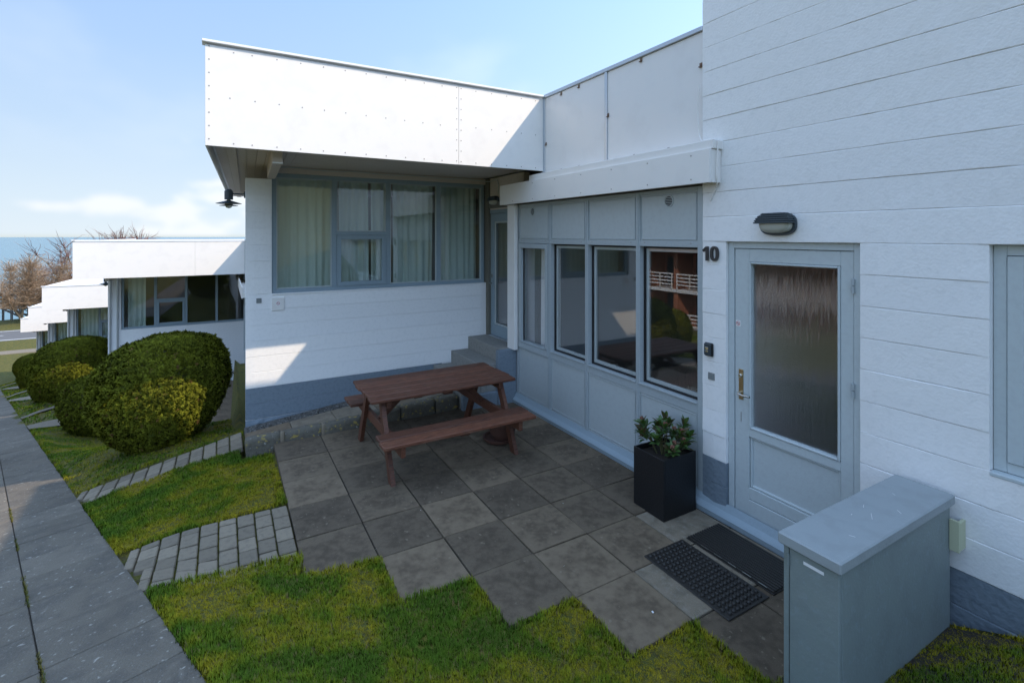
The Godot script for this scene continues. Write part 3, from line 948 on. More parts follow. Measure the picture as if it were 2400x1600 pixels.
func build_bay(o: Node3D) -> void:
	# glazed bay: local x along the wall from its far end
	var X := WX + 0.01
	var b := branch("window_bay", o, facing_west(Vector3(X, 0, -6.05)))
	var v := [0.0, 0.81, 1.552, 2.362, 3.14]             # mullion lines
	var hw := 0.027
	for i in 5:
		var c: float = v[i] + (0.027 if i == 0 else (-0.027 if i == 4 else 0.0))
		span("mullion", Vector3(c - hw, 0.1, -0.1), Vector3(c + hw, 2.76, 0.0), M.frame, b)
		if i > 0 and i < 4:
			span("cover_strip", Vector3(c - 0.009, 0.14, 0.0005), Vector3(c + 0.009, 2.745, 0.007), M.frame, b, 0.002)
	for i in 4:
		var a: float = v[i] + (2 * hw if i == 0 else hw)
		var e: float = v[i + 1] - (2 * hw if i == 3 else hw)
		span("rail", Vector3(a, 2.725, -0.1), Vector3(e, 2.76, -0.002), M.frame, b)
		span("rail", Vector3(a, 2.226, -0.1), Vector3(e, 2.278, -0.002), M.frame, b)
		span("rail", Vector3(a, 0.785, -0.1), Vector3(e, 0.882, -0.002), M.frame, b)
		span("sill_lip", Vector3(a, 0.868, -0.0018), Vector3(e, 0.884, 0.012), M.frame, b)
		span("rail", Vector3(a, 0.1, -0.1), Vector3(e, 0.15, -0.002), M.frame, b)
		span("upper_panel", Vector3(a, 2.278, -0.08), Vector3(e, 2.725, -0.012), M.panel, b, 0.001)
		span("lower_panel", Vector3(a, 0.15, -0.08), Vector3(e, 0.785, -0.012), M.panel, b, 0.001)
		for zz in [[2.29, 2.713], [0.162, 0.773]]:
			var st := tool()
			ring_into(st, Vector2(a + 0.012, zz[0]), Vector2(e - 0.012, zz[1]), 0.008, -0.0115, -0.004)
			put("panel_bead", done(st), M.frame if zz[0] > 1.0 else M.panel, b)
		for k in 2:
			put("screw", disc_screw(), M.screw, b, Transform3D(Basis.IDENTITY, Vector3(a + 0.07 if k == 0 else e - 0.07, 2.262, -0.002)))
		if i == 0:
			var s := b
			ring_frame(s, Vector2(a + 0.004, 0.79), Vector2(e - 0.004, 2.222), 0.062, -0.085, 0.012, M.frame, "sash")
			pane(s, Vector2(a + 0.066, 0.852), Vector2(e - 0.066, 2.16), -0.05)
			ring_frame(s, Vector2(a + 0.066, 0.852), Vector2(e - 0.066, 2.16), 0.006, -0.05, -0.03, M.rubber, "gasket", 0.0)
			for y in [0.98, 1.75, 2.06]: span("hinge", Vector3(a - 0.012, y - 0.05, 0.0005), Vector3(a + 0.003, y + 0.05, 0.016), M.screw, s, 0.003)
		else:
			ring_frame(b, Vector2(a + 0.001, 0.885), Vector2(e - 0.001, 2.225), 0.018, -0.075, -0.055, M.rubber, "gasket", 0.0)
			ring_frame(b, Vector2(a + 0.001, 0.885), Vector2(e - 0.001, 2.225), 0.05, -0.1, -0.0752, M.inner_frame, "inner_frame")
			pane(b, Vector2(a + 0.012, 0.896), Vector2(e - 0.012, 2.214), -0.066)
	# vent grilles
	for c in [[0.401, 2.648], [2.758, 2.649]]:
		var g := branch("vent", o, facing_west(Vector3(X + 0.0118, c[1], -6.05 + c[0])))
		var st := tool()
		var xf := Transform3D(Basis(Vector3.RIGHT, PI / 2), Vector3.ZERO)
		lathe(st, [Vector2(0.056, 0), Vector2(0.055, 0.008), Vector2(0.046, 0.010), Vector2(0.044, 0.002)], 28, xf)
		put("vent_rim", done(st), M.panel, g)
		var bk := tool()
		lathe(bk, [Vector2(0.044, 0.0015), Vector2(0.0, 0.0015)], 28, xf)
		put("vent_opening", done(bk), M.black, g)
		for k in 5:
			var y := -0.03 + 0.015 * k
			var hx := sqrt(0.044 * 0.044 - y * y)
			span("slat", Vector3(-hx, y - 0.003, 0.002), Vector3(hx, y + 0.002, 0.008), M.panel, g, 0.001)
	# room behind, closed on every side
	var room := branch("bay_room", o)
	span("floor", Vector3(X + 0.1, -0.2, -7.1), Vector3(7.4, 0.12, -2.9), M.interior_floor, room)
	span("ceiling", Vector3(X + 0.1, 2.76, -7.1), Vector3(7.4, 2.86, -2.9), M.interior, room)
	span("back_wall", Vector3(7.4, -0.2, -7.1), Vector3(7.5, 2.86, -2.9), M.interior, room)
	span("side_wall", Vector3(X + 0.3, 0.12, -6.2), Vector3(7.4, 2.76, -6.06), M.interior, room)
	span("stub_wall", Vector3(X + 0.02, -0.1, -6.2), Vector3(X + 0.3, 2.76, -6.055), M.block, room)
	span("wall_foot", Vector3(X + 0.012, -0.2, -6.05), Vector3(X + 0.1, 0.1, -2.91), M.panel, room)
	# low roof over the bay
	var r := branch("low_roof", o)
	span("roof_deck", Vector3(3.44, 2.775, -6.25), Vector3(7.6, 2.86, -2.74), M.soffit, r)
	span("fascia_board", Vector3(3.405, 2.762, -6.27), Vector3(3.43, 3.036, -2.715), M.clad, r, 0.002)
	span("fascia_end", Vector3(3.432, 2.764, -2.738), Vector3(3.547, 3.034, -2.716), M.clad, r, 0.002)
	span("fascia_end", Vector3(3.432, 2.764, -6.268), Vector3(3.66, 3.034, -6.248), M.clad, r, 0.002)
	span("roof_trim", Vector3(3.43, 3.037, -5.52), Vector3(3.56, 3.11, -2.70), M.clad, r, 0.003)
	span("roof_felt", Vector3(3.432, 2.99, -6.246), Vector3(3.57, 3.0365, -2.74), M.metal_edge, r, 0.002)
	for k in 7:
		put("screw", disc_screw(), M.screw, r, facing_west(Vector3(3.405, 2.80, -5.9 + 0.5 * k)) )
		if k < 6: put("screw", disc_screw(), M.screw, r, facing_west(Vector3(3.405, 3.0, -5.4 + 0.5 * k)))
	# white end post of the bay
	span("end_post", Vector3(3.49, 0.742, -6.2), Vector3(3.545, 2.76, -6.0), M.clad, o, 0.004)

func ring_into(st: SurfaceTool, lo: Vector2, hi: Vector2, w: float, z0: float, z1: float) -> void:
	box(st, Vector3(lo.x, lo.y, z0), Vector3(lo.x + w, hi.y, z1), Transform3D.IDENTITY, 0.002)
	box(st, Vector3(hi.x - w, lo.y, z0), Vector3(hi.x, hi.y, z1), Transform3D.IDENTITY, 0.002)
	box(st, Vector3(lo.x + w, lo.y, z0), Vector3(hi.x - w, lo.y + w, z1), Transform3D.IDENTITY, 0.002)
	box(st, Vector3(lo.x + w, hi.y - w, z0), Vector3(hi.x - w, hi.y, z1), Transform3D.IDENTITY, 0.002)

# ------------------------------------------------------------------ the neighbouring house with the overhanging roof
func upper_house(o: Node3D, near: bool) -> void:
	var xf := Transform3D(Basis.IDENTITY, Vector3(0, 0, LZ))
	var win := [0.54, 3.645, 1.576, 3.15]
	# window wall
	if near:
		courses(o, xf, rows(0.378, 1.576, 0.1997), 0.24, 3.66, [win], [M.block, M.block_b, M.block_c], 11, "block_course", 0.5)
		courses(o, xf, rows(1.576, 3.065, 0.2), 0.24, 0.541, [win], [M.block, M.block_b, M.block_c], 12, "block_course", 0.5)
		courses(o, xf, [-0.02, 0.178, 0.378], 0.24, 2.9, [], [M.plinth], 13, "plinth_course", 0.6)
	# corner return so that the wall has its full thickness
	var c := tool()
	var face := -0.013 if near else 0.0
	box(c, Vector3(0.244, -0.45, -0.24), Vector3(3.657, 1.57, face), xf)
	box(c, Vector3(0.244, 1.57, -0.24), Vector3(0.536, 3.06, face), xf)
	put("wall", done(c), M.block, o)
	if near:
		var p := tool()
		# rough rendered foot below the plinth course
		var g := []
		var nz := FastNoiseLite.new()
		nz.seed = 3; nz.frequency = 5.0
		for i in 41:
			var row := []
			for j in 8:
				var x := 0.236 + 2.8 * i / 40.0
				row.append(Vector3(x, -0.32 + 0.298 * j / 7.0, LZ + 0.012 + 0.012 * nz.get_noise_2d(x * 2.0, j * 0.4) - (0.01 if j == 7 else 0.0)))
			g.append(row)
		for i in 40:
			for j in 7: quad(p, g[i][j], g[i + 1][j], g[i + 1][j + 1], g[i][j + 1])
		p.generate_normals()
		put("rough_render", p.commit(), M.plinth, o)
		span("window_ledge", Vector3(0.545, 1.556, LZ - 0.1), Vector3(3.642, 1.574, LZ + 0.012), M.block, o, 0.004)
	# side wall towards the path, rear and far walls
	var sw := tool()
	outward_prism(sw, [Vector3(0.25, -2.4, LZ - 0.242), Vector3(0.49, -2.4, LZ - 0.242), Vector3(0.71, -2.4, -13.5), Vector3(0.47, -2.4, -13.5)], 5.46)
	put("side_wall", done(sw), M.block, o)
	span("rear_wall", Vector3(0.72, -2.4, -13.5), Vector3(8.4, 3.2, -13.26), M.block, o)
	span("far_wall", Vector3(8.4, -2.4, -13.26), Vector3(8.64, 3.2, -2.95), M.block, o)
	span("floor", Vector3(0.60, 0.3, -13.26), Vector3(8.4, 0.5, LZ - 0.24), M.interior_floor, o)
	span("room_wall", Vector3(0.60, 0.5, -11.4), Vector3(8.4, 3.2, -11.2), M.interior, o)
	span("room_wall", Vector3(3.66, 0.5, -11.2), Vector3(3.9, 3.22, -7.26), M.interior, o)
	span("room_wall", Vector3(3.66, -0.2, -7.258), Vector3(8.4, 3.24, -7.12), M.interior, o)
	# window: local x as world x
	var w := branch("front_window", o, Transform3D(Basis.IDENTITY, Vector3(0, 0, LZ)))
	var z0 := -0.11
	var z1 := -0.035
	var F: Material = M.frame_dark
	span("jamb", Vector3(0.545, 1.576, z0), Vector3(0.595, 3.15, z1), F, w)
	span("jamb", Vector3(3.59, 1.576, z0), Vector3(3.645, 3.15, z1), F, w)
	span("head", Vector3(0.595, 3.098, z0), Vector3(3.59, 3.15, z1), F, w)
	span("bottom_rail", Vector3(0.595, 1.576, z0), Vector3(3.59, 1.626, z1), F, w)
	for x in [1.325, 2.077, 2.86]: span("mullion", Vector3(x - 0.032, 1.626, z0), Vector3(x + 0.032, 3.098, z1), F, w)
	span("transom", Vector3(1.357, 2.338, z0), Vector3(2.045, 2.388, z1), F, w)
	var lites := [[0.595, 1.293, 1.626, 3.098], [1.357, 2.045, 2.388, 3.098], [2.109, 2.828, 1.626, 3.098], [2.892, 3.59, 1.626, 3.098]]
	for l in lites:
		pane(w, Vector2(l[0], l[2]), Vector2(l[1], l[3]), -0.07)
		if near: ring_frame(w, Vector2(l[0] + 0.001, l[2] + 0.001), Vector2(l[1] - 0.001, l[3] - 0.001), 0.014, -0.066, -0.045, M.inner_frame, "glazing_bead", 0.002)
	var s := w
	ring_frame(s, Vector2(1.359, 1.628), Vector2(2.043, 2.336), 0.058, -0.09, -0.022, F, "sash")
	pane(s, Vector2(1.417, 1.686), Vector2(1.985, 2.278), -0.06)
	if not near:
		for x in [0.30, 0.46]:
			var dp := tool()
			tube(dp, [Vector3(x, -0.3, LZ + 0.04), Vector3(x, 3.2, LZ + 0.04)], 0.025, 0.025, 8)
			put("downpipe", done(dp), M.metal_edge, o)
	# header and soffit
	span("header", Vector3(0.545, 3.151, LZ - 0.2), Vector3(3.66, 3.236, LZ - 0.02), M.soffit, o)
	var r := branch("roof", o)
	# boards run from the white edge over the wall to the back, slightly splayed
	var skew := 0.034
	for i in 9:
		var x0 := -0.10 + 0.098 * i
		var st := tool()
		var zf := FZ - 0.02
		var zb := -13.2
		var a0 := x0
		var a1 := x0 + 0.094
		var sh := (zf - zb) * skew
		var yy := 3.236
		if i == 1: yy = 3.222
		outward_prism(st, [Vector3(a0, yy, zf), Vector3(a1, yy, zf), Vector3(a1 + sh, yy, zb), Vector3(a0 + sh, yy, zb)], 0.02)
		put("soffit_board", done(st), M.soffit, r)
	span("soffit_sheet", Vector3(0.79, 3.238, -13.2), Vector3(3.6, 3.258, FZ - 0.02), M.soffit, r)
	var bs := tool()
	bar(bs, Vector3(0.475, 3.153, FZ - 0.25), Vector3(0.535, 3.153, LZ - 0.02), 0.095, 0.166, Vector3.UP, 0.004)
	put("beam", done(bs), M.soffit, r)
	var cap := tool()
	bar(cap, Vector3(0.4748, 3.072, FZ - 0.235), Vector3(0.4752, 3.072, FZ - 0.255), 0.1, 0.014)
	put("beam_cap", done(cap), M.white_metal, r)
	# the box of the roof
	var zb2 := -13.3
	var bt := tool()
	outward_prism(bt, [Vector3(-0.13, 3.262, FZ - 0.014), Vector3(8.7, 3.262, FZ - 0.014), Vector3(8.7, 3.262, zb2), Vector3(0.13, 3.262, zb2)], 0.82)
	put("roof_box", done(bt), M.clad, r)
	var sd := tool()
	outward_prism(sd, [Vector3(-0.149, 3.157, FZ - 0.012), Vector3(-0.134, 3.157, FZ - 0.012), Vector3(0.126, 3.157, zb2), Vector3(0.111, 3.157, zb2)], 0.95)
	put("side_fascia", done(sd), M.clad, r)
	var fas := branch("front_fascia", o)
	span("cladding_sheet", Vector3(-0.15, 3.157, FZ - 0.012), Vector3(2.376, 4.085, FZ), M.clad, fas, 0.002)
	span("cladding_sheet", Vector3(2.379, 3.158, FZ - 0.012), Vector3(3.555, 4.084, FZ), M.clad, fas, 0.002)
	span("edge_strip", Vector3(3.555, 3.14, FZ - 0.03), Vector3(3.575, 4.10, FZ + 0.004), M.metal_edge, fas, 0.002)
	span("edge_trim", Vector3(-0.175, 4.100, FZ - 0.1), Vector3(3.58, 4.124, FZ + 0.032), M.white_metal, fas, 0.004)
	if near:
		var sc := []
		for k in 8: sc.append(Vector2(-0.118, 3.22 + 0.122 * k))
		for k in 11:
			sc.append(Vector2(0.02 + 0.215 * k + (0.06 if k == 0 else 0.0), 4.045))
			sc.append(Vector2(0.02 + 0.215 * k + (0.06 if k == 0 else 0.0), 3.192))
			if k < 11: sc.append(Vector2(0.05 + 0.21 * k, 3.615 - 0.002 * k))
		for k in 8:
			sc.append(Vector2(2.352, 3.2 + 0.122 * k)); sc.append(Vector2(2.408, 3.195 + 0.122 * k))
		for k in 5:
			sc.append(Vector2(2.6 + 0.21 * k, 4.045)); sc.append(Vector2(2.6 + 0.21 * k, 3.192)); sc.append(Vector2(2.6 + 0.21 * k, 3.61))
		for p in sc: put("screw", disc_screw(), M.screw, fas, Transform3D(Basis.IDENTITY, Vector3(p.x, p.y, FZ)))
	# upper wall that runs forward over the low roof
	var pw := branch("upper_wall", o, facing_west(Vector3(3.572, 0, 0)))
	span("cladding_sheet", Vector3(-5.355, 2.98, -0.02), Vector3(-4.19, 4.085, 0.0), M.clad_gloss, pw, 0.002)
	span("cladding_sheet", Vector3(-4.15, 2.98, -0.022), Vector3(-2.91, 4.085, -0.002), M.clad_gloss, pw, 0.002)
	span("joint_strip", Vector3(-4.19, 2.99, -0.02), Vector3(-4.15, 4.09, 0.012), M.metal_edge, pw, 0.003)
	span("corner_strip", Vector3(-5.376, 2.99, -0.02), Vector3(-5.356, 4.09, 0.01), M.metal_edge, pw, 0.003)
	span("edge_trim", Vector3(-5.36, 4.088, -0.1), Vector3(-2.91, 4.13, 0.02), M.metal_edge, pw, 0.004)
	span("wall_backing", Vector3(-5.36, 2.88, -0.24), Vector3(-2.92, 4.087, -0.023), M.clad, pw, 0.0)
	if near:
		for q in [[-5.0, 4.06], [-4.65, 4.06], [-3.65, 4.06], [-5.0, 3.125], [-4.65, 3.125], [-3.75, 3.125], [-3.3, 3.125], [-5.33, 3.5], [-4.14, 3.62], [-2.935, 3.8]]:
			var t := tool()
			box(t, Vector3(-0.014, -0.02, 0.0), Vector3(0.014, 0.02, 0.004), Transform3D.IDENTITY, 0.001)
			box(t, Vector3(-0.014, -0.02, 0.004), Vector3(0.014, -0.012, 0.02), Transform3D.IDENTITY, 0.001)
			lathe(t, [Vector2(0.008, 0.004), Vector2(0.008, 0.012), Vector2(0.0, 0.013)], 8, Transform3D(Basis(Vector3.RIGHT, PI / 2), Vector3.ZERO))
			put("clip", done(t), M.rust, pw, Transform3D(Basis.IDENTITY, Vector3(q[0], q[1], 0.0005)))
	span("roof_block", Vector3(3.812, 3.27, FZ - 0.02), Vector3(8.6, 4.06, -2.96), M.clad, o, 0.0)
	# door in the corner, facing the path
	var d := branch("corner_door", o, facing_west(Vector3(3.69, 0, -7.19)))
	span("door_frame", Vector3(0.0, 0.75, -0.1), Vector3(0.055, 2.735, 0.0), F, d)
	span("door_frame", Vector3(0.055, 2.68, -0.1), Vector3(1.1, 2.735, 0.0), F, d)
	span("stile", Vector3(0.06, 0.76, -0.09), Vector3(0.17, 2.675, -0.015), F, d)
	span("stile", Vector3(0.88, 0.76, -0.09), Vector3(0.985, 2.675, -0.015), F, d)
	span("rail", Vector3(0.17, 2.555, -0.09), Vector3(0.88, 2.675, -0.015), F, d)
	span("rail", Vector3(0.17, 0.76, -0.09), Vector3(0.88, 0.93, -0.015), F, d)
	span("threshold", Vector3(0.0, 0.70, -0.1), Vector3(1.1, 0.755, 0.03), M.metal_edge, d)
	pane(d, Vector2(0.17, 0.93), Vector2(0.88, 2.555), -0.05)
	if near:
		ring_frame(d, Vector2(0.171, 0.931), Vector2(0.879, 2.554), 0.025, -0.049, -0.03, M.inner_frame, "glazing_bead")
		var hd := tool()
		tube(hd, [Vector3(0.115, 1.58, -0.014), Vector3(0.115, 1.58, 0.03), Vector3(0.13, 1.58, 0.04), Vector3(0.2, 1.578, 0.04)], 0.009, 0.008, 8)
		put("lever_handle", done(hd), M.chrome, d)
		span("lock_plate", Vector3(0.1, 1.66, -0.0145), Vector3(0.13, 1.72, -0.009), M.chrome, d, 0.002)
	span("wall_over_door", Vector3(-0.01, 2.737, -0.1), Vector3(1.1, 3.235, -0.004), M.soffit, d, 0.0)

func outward_prism(st: SurfaceTool, base: Array, h: float) -> void:
	# four-cornered slab standing on a base ring, height h
	var c := Vector3.ZERO
	for p in base: c += p / 4.0
	c.y += h / 2
	var top := []
	for p in base: top.append(p + Vector3.UP * h)
	outward(st, c, base)
	outward(st, c, top)
	for i in 4: outward(st, c, [base[i], base[(i + 1) % 4], top[(i + 1) % 4], top[i]])

func lower_house(o: Node3D) -> void:
	# entrance side of a house farther down, seen only past the corners: wall with door, bay and low roof, at this house's own offset
	span("entrance_wall", Vector3(WX, -0.3, -2.9), Vector3(4.0, 4.95, -2.6), M.block, o)
	span("bay_front", Vector3(WX + 0.01, -0.2, -6.05), Vector3(WX + 0.1, 0.88, -2.9), M.panel, o)
	span("bay_head", Vector3(WX + 0.01, 2.22, -6.05), Vector3(WX + 0.1, 2.76, -2.9), M.panel, o)
	for i in 5: span("mullion", Vector3(WX, 0.88, -6.05 + 0.775 * i), Vector3(WX + 0.08, 2.22, -6.0 + 0.775 * i), M.frame, o)
	pane(o, Vector2(0, 0.88), Vector2(3.1, 2.22), 0.0, facing_west(Vector3(WX + 0.07, 0, -6.05)))
	span("bay_back", Vector3(5.6, -0.2, -6.05), Vector3(5.7, 2.76, -2.9), M.interior, o)
	span("low_fascia", Vector3(3.405, 2.762, -6.27), Vector3(3.43, 3.036, -2.715), M.clad, o)
	span("low_roof", Vector3(3.43, 2.775, -6.25), Vector3(7.6, 2.9, -2.74), M.clad, o)

# ------------------------------------------------------------------ paving
func build_patio() -> void:
	var r := RandomNumberGenerator.new()
	r.seed = 21
	var p := setting("patio")
	for j in 9:
		for i in range(PSTART[j], 6):
			var x0: float = PX[i]
			var x1: float = PX[i + 1]
			var z0: float = PZ[j]
			var z1: float = PZ[j + 1]
			var gap := 0.0045
			if x0 > 2.9: x1 = 3.515
			var m: Material = M.slab[r.randi() % 6]
			if (i == 5 and (j == 6 or j == 7)) or (i == 4 and j == 7): m = M.slab_pale
			var h := 0.05
			var tilt := Basis(Vector3.RIGHT, r.randfn() * 0.006) * Basis(Vector3.BACK, r.randfn() * 0.006) * Basis(Vector3.UP, PI if r.randf() < 0.5 else 0.0)
			put("paving_slab", boxm(Vector3(x1 - x0 - gap * 2, h, z1 - z0 - gap * 2), 0.004), m, p, Transform3D(tilt, Vector3((x0 + x1) / 2 + r.randfn() * 0.001, -h / 2 + r.randfn() * 0.0012, (z0 + z1) / 2 + r.randfn() * 0.001)))
	var st := tool()
	for j in 9: box(st, Vector3(PX[PSTART[j]] + 0.006, -0.06, PZ[j]), Vector3(3.53, -0.014, PZ[j + 1]))
	put("bedding", done(st), M.soil, p)
	# bare earth beside the cabinet
	var s2 := setting("bare_soil")
	var g := tool()
	for i in 12:
		for k in 8:
			var q := []
			for e in [[0, 0], [0, 1], [1, 1], [1, 0]]:
				var x: float = 2.35 + 1.2 * (i + e[0]) / 12.0
				var z: float = -1.57 + 0.85 * (k + e[1]) / 8.0
				q.append(Vector3(x, ground_y(x, z) + 0.006, z))
			quad(g, q[0], q[1], q[2], q[3])
	put("earth", done(g), M.soil, s2)

func strip(o: Node3D, x_hi: float, z_hi: float, z_lo: float, col: float, row: float, lift: Callable, seed_: int, cover: float) -> void:
	# running-bond pavers, columns along z, from the house side down to the path edge
	var r := RandomNumberGenerator.new()
	r.seed = seed_
	var x := x_hi
	var c := 0
	while x > -3.0:
		var z := z_lo + (row * 0.5 if c % 2 else 0.0) - row
		var any := false
		while z < z_hi:
			var a: float = max(z, z_lo)
			var b: float = min(z + row, z_hi)
			z += row
			if b - a < 0.03: continue
			var xm := x - col / 2
			var zm := (a + b) / 2
			# cut to the line of the path
			var d := off_path(xm, zm)
			if d < -0.02: continue
			any = true
			var w := col
			if d < 0.07: w = max(0.05, col * 0.55); xm += (col - w) * 0.5
			var y0: float = lift.call(xm, zm)
			var n := Vector3(-(lift.call(xm + 0.05, zm) - lift.call(xm - 0.05, zm)) / 0.1, 1, -(lift.call(xm, zm + 0.05) - lift.call(xm, zm - 0.05)) / 0.1).normalized()
			var xa := Vector3(1, 0, 0) - n * n.x
			xa = xa.normalized().rotated(n, r.randfn() * 0.012)
			var bs := Basis(xa, n, xa.cross(n))
			put("paver", boxm(Vector3(snapped(w - 0.011, 0.001), 0.06, snapped(b - a - 0.02, 0.001)), 0.007), M.paver[r.randi() % 4], o, Transform3D(bs, Vector3(xm, y0 - 0.03 + r.randfn() * 0.0018, zm)))
		x -= col
		c += 1
		if not any: break

func walk_y(x: float, z: float) -> float:
	# straight fall from the corner of the house to the path
	var e := (Vector2(0.22, z) - PATH0).dot(PNRM)
	var t: float = clamp(off_path(x, z) / e, 0.0, 1.0)
	var xe := x - off_path(x, z) / PNRM.x
	return lerp(slope_y(xe, z), -0.112, t)

func build_strips() -> void:
	var a := setting("paver_walk")
	strip(a, 0.476, -3.86, -4.745, 0.128, 0.182, func(x, z): return lerp(slope_y(x, z), 0.0, smoothstep(0.0, 0.5, off_path(x, z))), 31, 0.0)
	var b := setting("paver_walk")
	strip(b, 0.20, -6.56, -7.13, 0.135, 0.182, func(x, z): return walk_y(x, z), 32, 0.0)
	# the same walks at the houses farther down: one surface each, the pieces are too small to tell apart
	for k in range(1, 4):
		var off := STEP * k
		for w in [[0.47, -3.9, -4.75], [0.2, -6.66, -7.13]]:
			var st := tool()
			var n := 14
			for i in n:
				var q := []
				for e in [[0, 0], [0, 1], [1, 1], [1, 0]]:
					var t: float = (i + e[0]) / float(n)
					var z: float = (w[2] if e[1] == 0 else w[1]) + off.z
					var xe: float = PATH0.x + (z - PATH0.y) * PDIR.x / PDIR.y
					var x: float = lerp(w[0] + off.x, xe, t)
					q.append(Vector3(x, ground_y(x, z) + 0.02, z))
				quad(st, q[0], q[1], q[2], q[3])
			var o := put("paver_walk", done(st), M.paver[k % 4], self)
			o.set_meta("kind", "structure")

func build_path() -> void:
	var p := setting("footpath")
	var r := RandomNumberGenerator.new()
	r.seed = 41
	var along := Vector3(PDIR.x, -DROP, PDIR.y).normalized()
	var across := Vector3(-PNRM.x, 0, -PNRM.y)
	var n := along.cross(across).normalized()
	if n.y < 0: n = -n
	var bs := Basis(across, n, across.cross(n))
	var L := 0.5 / sqrt(1 + DROP * DROP)
	for i in range(-9, 62):
		for c in 3:
			if i > 40 and c == 2: continue
			var s := (i + 0.5) * 0.5 + 0.08
			var q := PATH0 + PDIR * s - PNRM * (0.5 * c + 0.25)
			var y := slope_y(q.x, q.y)
			var d := r.randfn() * 0.0015
			put("paving_slab", boxm(Vector3(0.493, 0.05, 0.5 / cos(atan(DROP)) - 0.008), 0.004), M.path[r.randi() % 5], p, Transform3D(bs.rotated(along, r.randfn() * 0.002), Vector3(q.x, y, q.y) - n * (0.025 - d)))
	var st := tool()
	for i in range(-12, 140):
		var q := []
		for e in [[0, 0], [0, 1], [1, 1], [1, 0]]:
			var s: float = (i + e[0]) * 0.5
			var v: Vector2 = PATH0 + PDIR * s - PNRM * (1.5 * (1 - e[1]))
			q.append(Vector3(v.x, slope_y(v.x, v.y) - (0.013 if i < 60 else 0.004), v.y))
		quad(st, q[0], q[1], q[2], q[3])
	put("path_bed", done(st), M.soil, p)
	var far := tool()
	for i in range(62, 132):
		var q := []
		for e in [[0, 0], [0, 1], [1, 1], [1, 0]]:
			var s: float = (i + e[0]) * 0.5 + 0.08
			var v: Vector2 = PATH0 + PDIR * s - PNRM * (1.0 * (1 - e[1]))
			q.append(Vector3(v.x, slope_y(v.x, v.y) + 0.006, v.y))
		quad(far, q[0], q[1], q[2], q[3])
	put("far_slabs", done(far), M.path[0], p).set_meta("kind", "stuff")
	# weeds in the joint between the slab columns
	var ws := []
	var wc := PackedColorArray()
	for i in 600:
		var s := r.randf_range(-3.0, 3.5)
		var v := PATH0 + PDIR * s - PNRM * (0.5 + r.randfn() * 0.004)
		if sin(s * 5.0) + 0.6 * sin(s * 13.0) < 0.2: continue
		ws.append(Transform3D(Basis(Vector3.UP, r.randf() * TAU).scaled(Vector3.ONE * r.randf_range(0.3, 0.7)), Vector3(v.x, slope_y(v.x, v.y) - 0.006, v.y)))
		wc.append(Color(0.06, 0.09, 0.02).lerp(Color(0.2, 0.15, 0.04), r.randf()))
	meta(multi("joint_weeds", tuft_mesh(6, 0.04, 0.004, 131), ws, wc, M.blade, self), "tiny weeds and moss growing in the long joint of the footpath", "weeds", "", "stuff")

func rough_block(L: float, h: float, d: float, seed_: int) -> ArrayMesh:
	# weathered stone: a chamfered block pushed about by noise
	var nz := FastNoiseLite.new()
	nz.seed = seed_; nz.frequency = 6.0; nz.fractal_octaves = 4
	var st := SurfaceTool.new()
	st.begin(Mesh.PRIMITIVE_TRIANGLES)
	st.set_smooth_group(0)
	var n := [max(4, int(L / 0.04)), 5, 5]
	var S := Vector3(L, h, d)
	for ax in 3:
		var u := (ax + 1) % 3
		var v := (ax + 2) % 3
		for s in [-1.0, 1.0]:
			var g := []
			for i in n[u] + 1:
				var row := []
				for j in n[v] + 1:
					var c := Vector3.ZERO
					c[ax] = s * 0.5; c[u] = float(i) / n[u] - 0.5; c[v] = float(j) / n[v] - 0.5
					var p := c * S
					# rounded corners
					var q := p.clamp(-S * 0.5 + Vector3.ONE * 0.02, S * 0.5 - Vector3.ONE * 0.02)
					var o := p - q
					if o.length() > 0.001: p = q + o.normalized() * 0.02
					p += p.normalized() * 0.012 * nz.get_noise_3dv(p + Vector3(seed_, 0, 0))
					row.append(p)
				g.append(row)
			for i in n[u]:
				for j in n[v]:
					if s > 0: quad(st, g[i][j], g[i + 1][j], g[i + 1][j + 1], g[i][j + 1])
					else: quad(st, g[i][j], g[i][j + 1], g[i + 1][j + 1], g[i + 1][j])
	return done(st)

